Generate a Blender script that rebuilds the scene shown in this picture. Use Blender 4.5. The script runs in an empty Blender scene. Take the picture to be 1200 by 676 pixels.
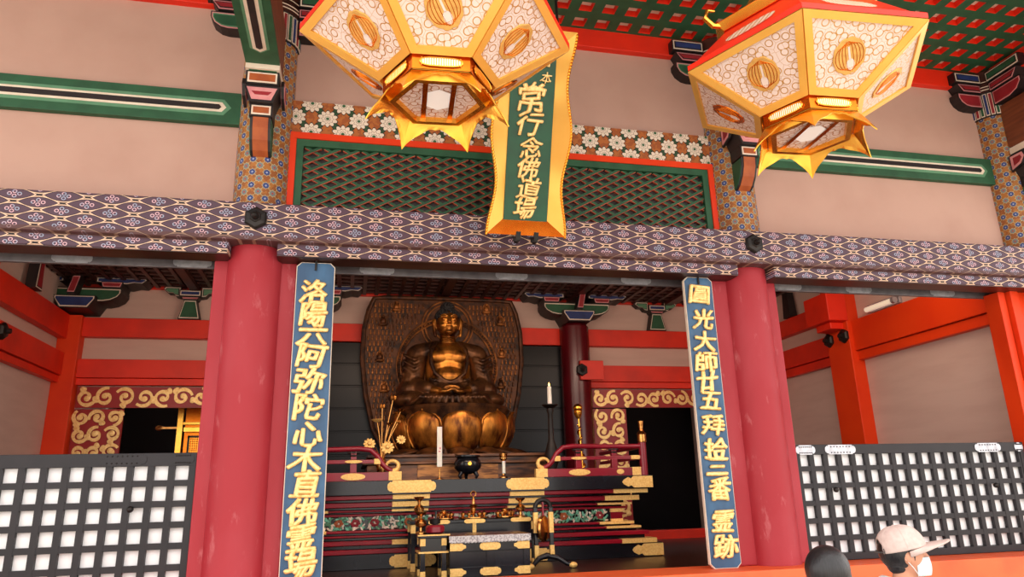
import bpy, bmesh, math, random
from mathutils import Vector, Matrix, noise
random.seed(7)
PI = math.pi
SC = bpy.context.scene
COL = SC.collection
# ------------------------------------------------------------------ camera
CX, CY, CZ = 0.00974, -6.0, 1.51287
YAW, PIT, ROL, FPX = 0.22414, 0.27867, -0.02684, 845.49
F = Vector((math.sin(YAW)*math.cos(PIT), math.cos(YAW)*math.cos(PIT), math.sin(PIT)))
R0 = Vector((math.cos(YAW), -math.sin(YAW), 0)); U0 = R0.cross(F)
RR = R0*math.cos(ROL)+U0*math.sin(ROL); UU = -R0*math.sin(ROL)+U0*math.cos(ROL)
cam = bpy.data.cameras.new('camera'); cam.sensor_width = 36; cam.lens = FPX*36/1200
cam.clip_start = .05; cam.clip_end = 300
co = bpy.data.objects.new('camera', cam); COL.objects.link(co)
co.matrix_world = Matrix(((RR.x, UU.x, -F.x, CX), (RR.y, UU.y, -F.y, CY), (RR.z, UU.z, -F.z, CZ), (0, 0, 0, 1)))
SC.camera = co
def at(x, y, Y):                       # photo point -> point in the plane Y
    d = F+RR*((x-600)/FPX)+UU*((338-y)/FPX)
    t = (Y-CY)/d.y
    return Vector((CX+t*d.x, Y, CZ+t*d.z))
# ------------------------------------------------------------------ light
W = bpy.data.worlds.new('sky'); SC.world = W; W.use_nodes = True
wb = W.node_tree.nodes['Background']; wb.inputs[0].default_value = (1.0, .95, .9, 1); wb.inputs[1].default_value = 2.2
sl = bpy.data.lights.new('sun', 'SUN'); sl.energy = 3.0; sl.angle = .01; sl.color = (1, .95, .86)
so = bpy.data.objects.new('sun', sl); COL.objects.link(so); so.rotation_euler = (math.radians(-14), math.radians(24), 0)
SC.view_settings.view_transform = 'Standard'; SC.view_settings.look = 'None'
SC.view_settings.exposure = .42; SC.view_settings.gamma = 1; SC.view_settings.use_curve_mapping = False

# ------------------------------------------------------------------ node helper
def lin(c):
    c = [x/255 for x in c]
    return tuple((x/12.92 if x <= .04045 else ((x+.055)/1.055)**2.4) for x in c)+(1,)
class N:
    def __init__(s, nt, sock): s.nt, s.s = nt, sock
    def _m(s, op, *a, c=False):
        n = s.nt.nodes.new('ShaderNodeMath'); n.operation = op; n.use_clamp = c
        for i, v in enumerate((s,)+a):
            if isinstance(v, N): s.nt.links.new(v.s, n.inputs[i])
            else: n.inputs[i].default_value = v
        return N(s.nt, n.outputs[0])
    def __add__(s, o): return s._m('ADD', o)
    def __sub__(s, o): return s._m('SUBTRACT', o)
    def __mul__(s, o): return s._m('MULTIPLY', o)
    def __truediv__(s, o): return s._m('DIVIDE', o)
    def lt(s, o): return s._m('LESS_THAN', o)
    def gt(s, o): return s._m('GREATER_THAN', o)
    def abs(s): return s._m('ABSOLUTE')
    def fr(s): return s._m('FRACT')
    def mn(s, o): return s._m('MINIMUM', o)
    def mx(s, o): return s._m('MAXIMUM', o)
    def sin(s): return s._m('SINE')
    def cos(s): return s._m('COSINE')
    def sq(s): return s._m('SQRT')
    def at2(s, o): return s._m('ARCTAN2', o)
class G:                                # one procedural material
    def __init__(s, name, col, rough=.5, metal=0, spec=.5, **k):
        s.m = bpy.data.materials.new(name); s.m.use_nodes = True; s.nt = s.m.node_tree
        s.b = s.nt.nodes['Principled BSDF']
        s.b.inputs['Base Color'].default_value = lin(col); s.b.inputs['Roughness'].default_value = rough
        s.b.inputs['Metallic'].default_value = metal; s.b.inputs['Specular IOR Level'].default_value = spec
        for a, v in k.items(): s.b.inputs[a.replace('_', ' ')].default_value = v
        s.base = col
    def xyz(s):
        t = s.nt.nodes.new('ShaderNodeTexCoord'); x = s.nt.nodes.new('ShaderNodeSeparateXYZ')
        s.nt.links.new(t.outputs['Object'], x.inputs[0])
        return [N(s.nt, x.outputs[i]) for i in range(3)]
    def vec(s, x, y, z=0.):
        n = s.nt.nodes.new('ShaderNodeCombineXYZ')
        for i, v in enumerate((x, y, z)):
            if isinstance(v, N): s.nt.links.new(v.s, n.inputs[i])
            else: n.inputs[i].default_value = v
        return n.outputs[0]
    def rgb(s, c):
        n = s.nt.nodes.new('ShaderNodeRGB'); n.outputs[0].default_value = lin(c); return n.outputs[0]
    def mix(s, f, a, b):
        n = s.nt.nodes.new('ShaderNodeMix'); n.data_type = 'RGBA'
        if isinstance(f, N): s.nt.links.new(f.s, n.inputs[0])
        else: n.inputs[0].default_value = f
        for i, v in ((6, a), (7, b)):
            if isinstance(v, tuple): v = s.rgb(v)
            s.nt.links.new(v, n.inputs[i])
        return n.outputs[2]
    def noise(s, scale=5, detail=3, stretch=(1, 1, 1), rough=.5):
        t = s.nt.nodes.new('ShaderNodeTexCoord'); mp = s.nt.nodes.new('ShaderNodeMapping')
        mp.inputs['Scale'].default_value = stretch; s.nt.links.new(t.outputs['Object'], mp.inputs[0])
        n = s.nt.nodes.new('ShaderNodeTexNoise'); n.inputs['Scale'].default_value = scale
        n.inputs['Detail'].default_value = detail; n.inputs['Roughness'].default_value = rough
        s.nt.links.new(mp.outputs[0], n.inputs['Vector']); return N(s.nt, n.outputs[0])
    def ramp(s, f, lo, hi):
        n = s.nt.nodes.new('ShaderNodeMapRange'); n.inputs[1].default_value = lo; n.inputs[2].default_value = hi
        s.nt.links.new(f.s, n.inputs[0]); return N(s.nt, n.outputs[0])
    def col(s, sock): s.nt.links.new(sock, s.b.inputs['Base Color']); return s
    def link(s, v, name): s.nt.links.new(v.s, s.b.inputs[name]); return s
    def bump(s, v, strength=.3, dist=.01):
        n = s.nt.nodes.new('ShaderNodeBump'); n.inputs['Strength'].default_value = strength; n.inputs['Distance'].default_value = dist
        s.nt.links.new(v.s, n.inputs['Height']); s.nt.links.new(n.outputs[0], s.b.inputs['Normal']); return s
    def mottle(s, c2, scale=4, lo=.4, hi=.7, stretch=(1, 1, 1), bump=0.):
        v = s.noise(scale, 5, stretch); s.col(s.mix(s.ramp(v, lo, hi), s.base, c2))
        if bump: s.bump(v, bump, .005)
        return s
M = {}
def mat(name, col, rough=.5, metal=0, spec=.5, **k):
    g = G(name, col, rough, metal, spec, **k); M[name] = g.m; return g
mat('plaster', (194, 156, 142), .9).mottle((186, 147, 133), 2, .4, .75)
mat('plaster_inner', (208, 176, 164), .85).mottle((198, 164, 152), 1.4, .4, .8, (1, 1, 6))
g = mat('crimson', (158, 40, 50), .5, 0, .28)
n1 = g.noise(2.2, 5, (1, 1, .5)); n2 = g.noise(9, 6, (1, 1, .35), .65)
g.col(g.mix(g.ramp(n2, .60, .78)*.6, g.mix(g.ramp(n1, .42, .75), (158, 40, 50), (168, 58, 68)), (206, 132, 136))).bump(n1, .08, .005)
mat('vermilion', (228, 62, 14), .5, 0, .3).mottle((218, 50, 12), 1.5, .4, .7)
mat('vermilion_dark', (234, 42, 10), .5).mottle((208, 36, 12), 2, .4, .7)
mat('sill_orange', (240, 100, 48), .5).mottle((228, 84, 38), 3)
mat('green', (36, 86, 56), .6).mottle((28, 72, 46), 7, .4, .7, (1, 1, 1))
mat('green_mid', (92, 140, 108), .6).mottle((80, 128, 96), 7)
mat('cream', (232, 214, 196), .7).mottle((220, 200, 180), 9)
mat('ink', (26, 18, 20), .5).mottle((36, 24, 24), 8)
mat('blue_paint', (34, 52, 110), .6).mottle((26, 40, 92), 9)
mat('pink_paint', (222, 150, 150), .6).mottle((206, 128, 134), 9)
mat('red_paint', (150, 26, 38), .6).mottle((130, 20, 30), 9)
mat('ochre_paint', (170, 84, 34), .6).mottle((150, 66, 28), 9)
mat('lacquer_black', (17, 17, 22), .2, 0, .4).mottle((28, 28, 36), 3)
mat('lattice_black', (29, 25, 30), .45, 0, .35).mottle((36, 31, 36), 5)
mat('scroll_red', (160, 20, 18), .4).mottle((140, 14, 14), 4)
mat('lacquer_red', (142, 14, 34), .3, 0, .3).mottle((124, 10, 28), 3)
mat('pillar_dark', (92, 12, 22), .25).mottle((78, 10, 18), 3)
mat('wood_dark', (58, 30, 24), .35).mottle((40, 18, 16), 3, .35, .7, (.6, 6, 6), .1)
mat('wood_brown', (128, 66, 34), .55).mottle((96, 46, 24), 4, .35, .7, (6, .6, 6), .1)
mat('rib_wood', (74, 34, 26), .4).mottle((48, 22, 18), 6)
mat('board_blue', (36, 72, 108), .45).mottle((50, 94, 132), 9, .4, .7, (1, 1, .4), .06)
mat('plaque_green', (8, 78, 50), .45).mottle((6, 66, 42), 9)
mat('white_paper', (250, 248, 250), .8).mottle((244, 242, 246), 3)
mat('grey_metal', (118, 112, 116), .45, .6).mottle((92, 88, 92), 8)
mat('silver', (190, 190, 196), .35, .6).mottle((160, 160, 168), 20)
mat('iron', (30, 26, 26), .45, .5).mottle((44, 38, 36), 12)
mat('gold', (246, 176, 64), .26, 1).mottle((255, 198, 90), 5, .3, .8, (1, 1, 1), .06)
mat('gold_frame', (244, 190, 92), .36, .55).mottle((238, 176, 76), 4, .3, .8)
mat('gold_flat', (250, 208, 130), .5, .35).mottle((230, 176, 92), 60, .35, .7, (1, 1, 1), .25)
mat('crest_gold', (226, 176, 96), .45, .5).mottle((206, 156, 84), 30)
mat('crest_paper', (222, 202, 194), .8).mottle((212, 190, 180), 9)
mat('red_edge', (196, 84, 58), .6).mottle((130, 50, 38), 9)
mat('gold_deep', (206, 104, 26), .26, 1).mottle((224, 130, 40), 8, .3, .8)
mat('brass', (222, 166, 96), .25, 1).mottle((170, 106, 52), 18, .3, .8)
mat('gold_letter', (248, 210, 140), .4, .4).mottle((222, 164, 84), 40, .45, .75)
mat('brocade', (206, 200, 200), .8).mottle((150, 142, 146), 60, .45, .6)
mat('tabletop', (104, 62, 44), .25).mottle((80, 44, 34), 4)
mat('candle_wax', (240, 232, 222), .5, Subsurface_Weight=.2).mottle((230, 220, 208), 8)
mat('stone_ground', (206, 200, 188), .9).mottle((188, 180, 166), 3, .4, .7, (1, 1, 1), .2)
mat('floor_wood', (52, 26, 20), .32).mottle((34, 16, 14), 2, .35, .7, (.6, 8, 8))
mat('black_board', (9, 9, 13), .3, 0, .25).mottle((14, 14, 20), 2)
mat('skin', (196, 140, 112), .55).mottle((186, 126, 100), 14)
mat('hair_black', (16, 15, 20), .38).mottle((30, 28, 34), 30, .4, .7, (5, 5, .5), .4)
mat('cap_cloth', (204, 182, 176), .85).mottle((196, 172, 166), 40, .4, .6, (1, 1, 1), .1)
mat('white_cloth', (226, 222, 222), .9).mottle((208, 204, 206), 6, .4, .7, (1, 1, 1), .15)
mat('navy_cloth', (44, 48, 66), .9).mottle((34, 38, 54), 8)
mat('mask_cloth', (206, 226, 232), .9).mottle((190, 214, 224), 30)
mat('strap_dark', (90, 84, 84), .8).mottle((74, 70, 70), 30)
def emis(name, c, e):
    g = mat(name, c, .5); g.b.inputs['Emission Color'].default_value = lin(c); g.b.inputs['Emission Strength'].default_value = e
    g.mottle(c, 3)
emis('flame', (255, 190, 90), 8); emis('tube_light', (240, 222, 196), .35)
g = mat('lotus_gold', (216, 140, 56), .33, .8)
n1 = g.noise(9, 6, (1, 1, .35), .6); n2 = g.noise(2.2, 3)
g.col(g.mix(g.ramp(n1*.6+n2*.5, .44, .66), (228, 148, 58), (84, 42, 20))).bump(n1, .25, .01)
g = mat('statue_gold', (216, 140, 56), .33, .8)
n1 = g.noise(9, 6, (1, 1, .35), .6); n2 = g.noise(2.2, 3)
g.col(g.mix(g.ramp(n1*.6+n2*.5, .44, .66), (200, 128, 50), (66, 34, 18))).bump(n1, .25, .01)
g = mat('statue_robe', (104, 62, 32), .4, .6)
n1 = g.noise(7, 6, (1, 1, .5), .6); g.col(g.mix(g.ramp(n1, .4, .62), (108, 68, 38), (50, 31, 22))).bump(n1, .3, .01)
g = mat('halo_wood', (74, 42, 24), .5, .4)
n1 = g.noise(12, 5); g.col(g.mix(g.ramp(n1, .42, .66), (92, 52, 26), (36, 20, 14))).bump(n1, .4, .01)
g = mat('halo_relief', (150, 92, 44), .45, .6)
n1 = g.noise(5, 5); g.col(g.mix(g.ramp(n1, .42, .62), (176, 110, 56), (80, 46, 26)))
g = mat('dais_wood', (110, 66, 38), .35, .3)
n1 = g.noise(6, 5, (.5, 3, 3)); g.col(g.mix(g.ramp(n1, .4, .66), (120, 72, 40), (48, 26, 18))).bump(n1, .2, .01)
mat('statue_hair', (16, 14, 18), .6).mottle((26, 22, 24), 20)

# -- lozenge brocade painted on the great beam
def beam_pattern():
    g = mat('beam_brocade', (60, 40, 56), .6)
    x, y, z = g.xyz(); v = z
    def cell(ox, oz):
        u = ((x/.333+ox).fr()-.5)*.333; w = ((v/.12+oz).fr()-.5)*.12
        d = w.abs()/.047+(u*u)/(.142*.142)
        rings = None
        for px, pz in ((-.034, 0), (.034, 0), (0, .018), (0, -.018)):
            a = u-px; b = w-pz; r = (a*a*.8+b*b).sq()
            k = r.lt(.0145)-r.lt(.0085); rings = k if rings is None else rings.mx(k)
        return d, rings
    d1, r1 = cell(0, 0); d2, r2 = cell(.5, .5)
    d = d1.mn(d2); r = r1.mx(r2)
    c = g.mix(g.noise(3, 2).gt(.5), (64, 78, 74), (70, 50, 50))
    c = g.mix(d.lt(1.62), c, (34, 20, 22))
    c = g.mix(d.lt(1.42), c, (122, 128, 112))
    c = g.mix(d.lt(1.34), c, (30, 18, 20))
    c = g.mix(d.lt(1.1), c, (222, 186, 160))
    c = g.mix(d.lt(.93), c, (40, 24, 32))
    c = g.mix(d.lt(.82), c, (78, 54, 70))
    rc = g.mix(g.ramp(g.noise(26, 1), .45, .55), (212, 170, 180), (150, 160, 184))
    c = g.mix(r*d.lt(.95), c, rc)
    wear = g.noise(1.2, 4, (1, 5, 5)); c = g.mix(g.ramp(wear, .62, .8)*.6, c, (96, 58, 48))
    edge = (z-3.514).abs().lt(.022)
    c = g.mix(edge*.75, c, (84, 48, 42)); g.col(c)
beam_pattern()
# -- medallion lattice painted round the pillar tops
def pillar_pattern():
    g = mat('pillar_brocade', (160, 100, 40), .6)
    x, y, z = g.xyz(); u0 = x.at2(y)*.2225
    P = .1165
    def cell(o):
        u = ((u0/P+o).fr()-.5)*P; w = ((z/P+o).fr()-.5)*P; return u, w
    c = g.mix(g.noise(14, 2).gt(.5), (166, 104, 44), (146, 84, 38))
    for s in (1, -1):
        q = ((u0+z*s)/P+.5).fr()-.5; c = g.mix(q.abs().lt(.05), c, (96, 84, 50)); c = g.mix(q.abs().lt(.016), c, (214, 190, 130))
    for i, (u, w) in enumerate((cell(0), cell(.5))):
        r = (u*u+w*w).sq(); a = u.at2(w); pet = r/((a*4).cos().abs()*.3+.8)
        c = g.mix(pet.lt(.031), c, (180, 164, 124)); c = g.mix(pet.lt(.025), c, ((46, 62, 122), (112, 120, 124))[i])
        c = g.mix(r.lt(.008), c, ((150, 160, 190), (170, 60, 50))[i])
    g.col(c)
pillar_pattern()
# -- lotus frieze
def frieze_pattern():
    g = mat('lotus_frieze', (170, 96, 40), .6)
    x, y, z = g.xyz(); P = .272
    c = g.mix(g.noise(20, 2).gt(.5), (176, 100, 44), (156, 82, 36))
    zc = z-4.768
    for o, z0, R in ((.5, 0, .112), (0, .14, .12), (0, -.14, .12)):
        u = ((x/P+o).fr()-.5)*P; w = zc-z0
        for du, dw in ((.075, .075), (-.075, .075), (.075, -.075), (-.075, -.075)):
            if z0: continue
            a = (u-du)*.707+(w-dw)*(.707 if du*dw > 0 else -.707); b = (u-du)*(-.707 if du*dw > 0 else .707)+(w-dw)*.707
            e = (a*a)/(.05*.05)+(b*b)/(.026*.026)
            c = g.mix(e.lt(1.5), c, (30, 26, 18)); c = g.mix(e.lt(1.), c, (36, 74, 44))
        r = (u*u+w*w*1.2).sq(); an = u.at2(w); k = r/((an*5).cos().abs()*.3+.7)
        c = g.mix(k.lt(R*.86), c, (40, 24, 18)); c = g.mix(k.lt(R*.78), c, (232, 214, 196))
        k2 = r/((an*5).sin().abs()*.3+.7); c = g.mix(k2.lt(R*.5)-k2.lt(R*.45), c, (140, 108, 88))
        c = g.mix(k2.lt(R*.26)-k2.lt(R*.22), c, (110, 84, 66)); c = g.mix(r.lt(R*.13), c, (52, 96, 60))
        if z0 == 0: pass
    g.col(c)
frieze_pattern()
# -- openwork lantern sheets : gilt arabesque over white paper
def openwork():
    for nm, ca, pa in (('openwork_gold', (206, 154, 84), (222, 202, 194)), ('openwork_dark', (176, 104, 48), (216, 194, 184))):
        g = mat(nm, ca, .5)
        t = g.nt.nodes.new('ShaderNodeTexCoord'); v = g.nt.nodes.new('ShaderNodeTexVoronoi'); v.feature = 'DISTANCE_TO_EDGE'
        v.inputs['Scale'].default_value = 19; v.voronoi_dimensions = '2D'; g.nt.links.new(t.outputs['UV'], v.inputs['Vector'])
        w = g.nt.nodes.new('ShaderNodeTexVoronoi'); w.feature = 'F1'; w.inputs['Scale'].default_value = 19
        w.voronoi_dimensions = '2D'; g.nt.links.new(t.outputs['UV'], w.inputs['Vector'])
        e = N(g.nt, v.outputs['Distance']).lt(.02); r = (N(g.nt, w.outputs['Distance'])-.40).abs().lt(.055)
        k = e*.75; k = k.mx(r); g.col(g.mix(k, pa, ca)); g.link(k*.75, 'Metallic'); g.link(g.ramp(k, -1.2, 0)._m('SUBTRACT', .0) if False else (k*-.45+.8), 'Roughness')
        g.bump(k, .5, .006)
openwork()
g = mat('slot_mesh', (236, 216, 206), .6); x_, y_, z_ = g.xyz(); q1 = ((x_+y_)/.02+z_/.02).fr().lt(.3); q2 = ((x_+y_)/.02-z_/.02).fr().lt(.3); g.col(g.mix(q1.mx(q2), (236, 216, 206), (190, 130, 60)))
g = mat('flower_carving', (60, 120, 90), .6)
n1 = g.noise(9, 2); n2 = g.noise(6, 2, (1, 1, 2)); n3 = g.noise(30, 3)
c = g.mix(n1.gt(.5), (46, 128, 92), (130, 182, 150)); c = g.mix(n3.gt(.56), c, (206, 196, 140)); g.col(c)

# ------------------------------------------------------------------ mesh helpers
class MB:
    def __init__(s): s.v, s.f, s.mi, s.T = [], [], [], Matrix()
    def _a(s, vs, fs, mi=0):
        o = len(s.v); s.v += [tuple(s.T @ Vector(v)) for v in vs]; s.f += [tuple(i+o for i in f) for f in fs]; s.mi += [mi]*len(fs); return s
    def box(s, x0, x1, y0, y1, z0, z1, mi=0):
        return s._a([(x0,y0,z0),(x1,y0,z0),(x1,y1,z0),(x0,y1,z0),(x0,y0,z1),(x1,y0,z1),(x1,y1,z1),(x0,y1,z1)],
                    [(0,3,2,1),(4,5,6,7),(0,1,5,4),(1,2,6,5),(2,3,7,6),(3,0,4,7)], mi)
    def prism(s, pts, y0, y1, mi=0):     # outline in XZ pushed along Y
        n = len(pts); A = sum(pts[i][0]*pts[(i+1) % n][1]-pts[(i+1) % n][0]*pts[i][1] for i in range(n))
        if A < 0: pts = pts[::-1]
        v = [(x, y0, z) for x, z in pts]+[(x, y1, z) for x, z in pts]
        return s._a(v, [tuple(range(n)), tuple(range(2*n-1, n-1, -1))]+[(i, i+n, (i+1) % n+n, (i+1) % n) for i in range(n)], mi)
    def lathe(s, prof, n=24, c=(0, 0), mi=0, a0=0, close=True):
        v, f = [], []
        for r, z in prof:
            for k in range(n): a = a0+2*PI*k/n; v.append((c[0]+r*math.cos(a), c[1]+r*math.sin(a), z))
        for j in range(len(prof)-1):
            for k in range(n): k2 = (k+1) % n; f.append((j*n+k, j*n+k2, (j+1)*n+k2, (j+1)*n+k))
        if close: f.append(tuple(range(n-1, -1, -1))); m = (len(prof)-1)*n; f.append(tuple(m+i for i in range(n)))
        return s._a(v, f, mi)
    def tube(s, path, r, n=10, mi=0, flat=1.):
        P = [Vector(p) for p in path]; v, f = [], []; up = Vector((0, 0, 1)); m = len(P)
        side = None
        for i, p in enumerate(P):
            t = (P[min(i+1, m-1)]-P[max(i-1, 0)]).normalized()
            if side is None: side = t.cross(up if abs(t.z) < .9 else Vector((0, 1, 0))).normalized()
            side = (side-t*side.dot(t)).normalized(); b = t.cross(side)
            ri = r[i] if isinstance(r, (list, tuple)) else r
            for k in range(n): a = 2*PI*k/n; v.append(tuple(p+side*ri*math.cos(a)+b*ri*flat*math.sin(a)))
        for j in range(m-1):
            for k in range(n): k2 = (k+1) % n; f.append((j*n+k, j*n+k2, (j+1)*n+k2, (j+1)*n+k))
        f.append(tuple(range(n-1, -1, -1))); f.append(tuple((m-1)*n+i for i in range(n)))
        return s._a(v, f, mi)
    def ball(s, c, r, nu=16, nv=10, mi=0, M3=None):
        r = (r,)*3 if not isinstance(r, (tuple, list)) else r; v, f = [], []
        for j in range(nv+1):
            p = PI*j/nv
            for k in range(nu):
                a = 2*PI*k/nu; q = Vector((r[0]*math.sin(p)*math.cos(a), r[1]*math.sin(p)*math.sin(a), r[2]*math.cos(p)))
                if M3: q = M3 @ q
                v.append((c[0]+q.x, c[1]+q.y, c[2]+q.z))
        for j in range(nv):
            for k in range(nu): k2 = (k+1) % nu; f.append((j*nu+k, (j+1)*nu+k, (j+1)*nu+k2, j*nu+k2))
        return s._a(v, f, mi)
    def quad(s, a, b, c, d, mi=0): return s._a([a, b, c, d], [(0, 1, 2, 3)], mi)
    def mesh(s, name, mats):
        me = bpy.data.meshes.new(name); me.from_pydata(s.v, [], s.f)
        for m in (mats if isinstance(mats, (list, tuple)) else [mats]): me.materials.append(M[m] if isinstance(m, str) else m)
        me.polygons.foreach_set('material_index', s.mi)
        bm = bmesh.new(); bm.from_mesh(me); bmesh.ops.remove_doubles(bm, verts=bm.verts, dist=1e-5)
        bmesh.ops.recalc_face_normals(bm, faces=bm.faces); bm.to_mesh(me); bm.free(); me.update(); return me
def link(name, me, parent=None, smooth=False):
    o = bpy.data.objects.new(name, me); COL.objects.link(o)
    if parent: o.parent = parent
    if smooth and me: me.shade_smooth() if hasattr(me, 'shade_smooth') else None
    return o
def part(name, mb, mats, parent=None, smooth=False, bevel=0, angle=40):
    me = mb.mesh(name, mats); o = link(name, me, parent)
    if parent and parent.type == 'EMPTY' and parent.parent is None:
        me.transform(Matrix.Translation(-parent.location))
    if smooth:
        for p in me.polygons: p.use_smooth = True
        me.set_sharp_from_angle(angle=math.radians(angle))
    if bevel:
        b = o.modifiers.new('bevel', 'BEVEL'); b.width = bevel; b.segments = 2; b.limit_method = 'ANGLE'; b.angle_limit = .6
    return o
def sub(name, mb, mats, parent, root, **k):     # a sub-part, given in world coordinates
    o = part(name, mb, mats, parent, **k); o.data.transform(Matrix.Translation(-root.location)); return o
def thing(name, label, cat, loc=(0, 0, 0), group=None):
    o = bpy.data.objects.new(name, None); COL.objects.link(o); o.location = loc; o.empty_display_size = .1
    o['label'] = label; o['category'] = cat
    if group: o['group'] = group
    return o
def tag(o, label, cat, group=None):
    o['label'] = label; o['category'] = cat
    if group: o['group'] = group
    return o
def struct(name, mb, mats, **k):
    o = part(name, mb, mats, **k); o['kind'] = 'structure'; return o
def dup(root, loc, label, group=None):
    r = root.copy(); COL.objects.link(r); r.location = loc; r['label'] = label
    if group: r['group'] = group
    for ch in list(root.children):
        c = ch.copy(); COL.objects.link(c); c.parent = r
        for g_ in list(ch.children):
            d = g_.copy(); COL.objects.link(d); d.parent = c
    return r
def remesh(mb, mats, name, voxel, smooth_iter=4, parent=None, root=None):
    me = mb.mesh(name+'_raw', mats); o = link(name, me)
    m = o.modifiers.new('r', 'REMESH'); m.mode = 'VOXEL'; m.voxel_size = voxel; m.use_smooth_shade = True
    if smooth_iter: q = o.modifiers.new('s', 'SMOOTH'); q.iterations = smooth_iter; q.factor = .5
    dg = bpy.context.evaluated_depsgraph_get(); dg.update(); m2 = bpy.data.meshes.new_from_object(o.evaluated_get(dg))
    m2.name = name; o.modifiers.clear(); o.data = m2
    for p in m2.polygons: p.use_smooth = True
    if not m2.materials: m2.materials.append(M[mats])
    if parent: o.parent = parent
    rt = root or parent
    if rt: m2.transform(Matrix.Translation(-rt.location))
    return o
def capsule(mb, a, b, ra, rb, n=14):
    a, b = Vector(a), Vector(b); K = 6; path = []; rad = []
    mb.ball(a, ra, 14, 9); mb.ball(b, rb, 14, 9)
    return mb.tube([a.lerp(b, i/K) for i in range(K+1)], [ra+(rb-ra)*i/K for i in range(K+1)], n)
def fitting_outline(w, h):                # cloud-ended gilt plate outline, centred
    a, r = w/2, h/2
    q = [(a-.9*r, r), (a-.75*r, .72*r), (a-.5*r, .8*r), (a-.1*r, .45*r), (a, 0)]
    pts = q+[(x, -z) for x, z in q[-2::-1]]
    return pts+[(-x, -z) for x, z in pts]
def inset(pts, d):
    n = len(pts); cx = sum(p[0] for p in pts)/n; cz = sum(p[1] for p in pts)/n
    w = max(p[0] for p in pts)-min(p[0] for p in pts); h = max(p[1] for p in pts)-min(p[1] for p in pts)
    sx, sz = max(.1, 1-2*d/w), max(.1, 1-2*d/h)
    return [(cx+(x-cx)*sx, cz+(z-cz)*sz) for x, z in pts]
def framed(mb, pts, y0, y1, mis, step=.012, front=-1, thin=.004):   # layered outline: mis = material slots outward to inward
    mb.prism(pts, y0, y1, mis[0]); yf = y0
    for i, m in enumerate(mis[1:]):
        q = inset(pts, step*(i+1)); mb.prism(q, yf-thin, yf+.002, m); yf -= thin
    return mb
PAINT = ['ink', 'cream', 'green', 'blue_paint', 'red_paint', 'pink_paint', 'ochre_paint', 'green_mid']

# ================================================================== SETTING
BZ0, BZ1 = 3.522, 3.821                    # great beam
XL, XR = -3.98, 6.9
struct('ground', MB().box(-40, 40, -45, 9, -.35, -.15), 'stone_ground')
struct('floor', MB().box(XL-.2, XR+.3, .1, 8, .62, .80), 'floor_wood')
mb = MB().box(-6, 9.5, -.42, .12, .62, .885); struct('trim_1', mb, 'sill_orange', bevel=.008)
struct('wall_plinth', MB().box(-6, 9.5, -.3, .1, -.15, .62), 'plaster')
# side and rear walls
mb = MB().box(XL-.25, XL, .12, 8, .8, 4.75); struct('wall_left', mb, 'plaster_inner')
mb = MB().box(XR, XR+.25, .12, 8, .8, 4.75); struct('wall_right', mb, 'plaster_inner')
YB = 5.10
mb = MB()
for a, b in ((XL, -3.68), (3.6, 3.77), (6.3, XR)): mb.box(a, b, YB, YB+.12, .8, 3.12)
mb.box(XL, XR, YB, YB+.12, 3.12, 4.75)
struct('wall_back', mb, 'plaster_inner')
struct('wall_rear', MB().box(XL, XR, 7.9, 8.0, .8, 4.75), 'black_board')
mb = MB().box(-.75, 3.5, 5.0, 5.09, .8, 3.80)
for i in range(9): mb.box(-.75, 3.5, 4.985, 5.0, .8+i*.335, .8+i*.335+.315)
struct('wall_panel', mb, 'black_board', bevel=.006)
# rear-wall beams and posts
def beam_trim(n, x0, x1, y0, y1, z0, z1, m='vermilion_dark'):
    return struct('trim_%d' % n, MB().box(x0, x1, y0, y1, z0, z1), m, bevel=.008)
beam_trim(2, XL, XR, 4.97, YB, 3.81, 4.085)
for n, (a, b) in ((3, (XL, -.6)), (4, (3.36, XR))):
    mb = MB().box(a, b, 4.97, YB, 3.23, 3.49).box(a, b, 5.0, YB, 3.13, 3.225); struct('trim_%d' % n, mb, 'vermilion_dark', bevel=.006)
beam_trim(5, XL, XR, 5.04, YB+.01, 4.55, 4.62)
beam_trim(6, XL, XR, 5.0, 5.16, .70, .93)
struct('trim_7', MB().box(XL, XL+.28, 4.9, 5.1, .8, 4.1), 'vermilion', bevel=.008)
struct('trim_8', MB().box(XR-.28, XR, 4.9, 5.1, .8, 4.1), 'vermilion', bevel=.008)
# left wall beams run in depth
mb = MB().box(XL, XL+.12, .12, 4.95, 3.76, 4.1).box(XL, XL+.12, .12, 4.95, 3.25, 3.56).box(XL, XL+.09, .12, 4.95, 3.15, 3.24)
struct('trim_9', mb, 'vermilion_dark', bevel=.006)
# right wall : far bay two beams, near bay one deep beam
mb = MB().box(XR-.12, XR, 2.9, 4.95, 3.84, 4.1).box(XR-.12, XR, 2.9, 4.95, 3.33, 3.62).box(XR-.09, XR, 2.9, 4.95, 3.2, 3.32)
struct('trim_10', mb, 'vermilion_dark', bevel=.006)
mb = MB().box(XR-.13, XR, .12, 2.6, 3.3, 3.72).box(XR-.1, XR, .12, 2.6, 3.17, 3.29)
struct('trim_11', mb, 'vermilion', bevel=.006)
struct('trim_12', MB().box(XR-.2, XR, 2.52, 3.0, .8, 4.45), 'vermilion', bevel=.01)
# front orange jamb boards by the far right pillar
mb = MB().box(6.50, 6.585, -.08, .1, .885, 3.403).box(6.6, 6.70, -.13, .1, .885, 3.403).box(6.715, 6.9, -.1, .1, .885, 3.403)
struct('trim_13', mb, 'vermilion', bevel=.006)
# upper front wall (plaster) and inside face
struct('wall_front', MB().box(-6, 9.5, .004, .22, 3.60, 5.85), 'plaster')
struct('trim_14', MB().box(-6, 7.2, -.07, .02, 5.80, 6.02), 'vermilion_dark', bevel=.006)
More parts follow.
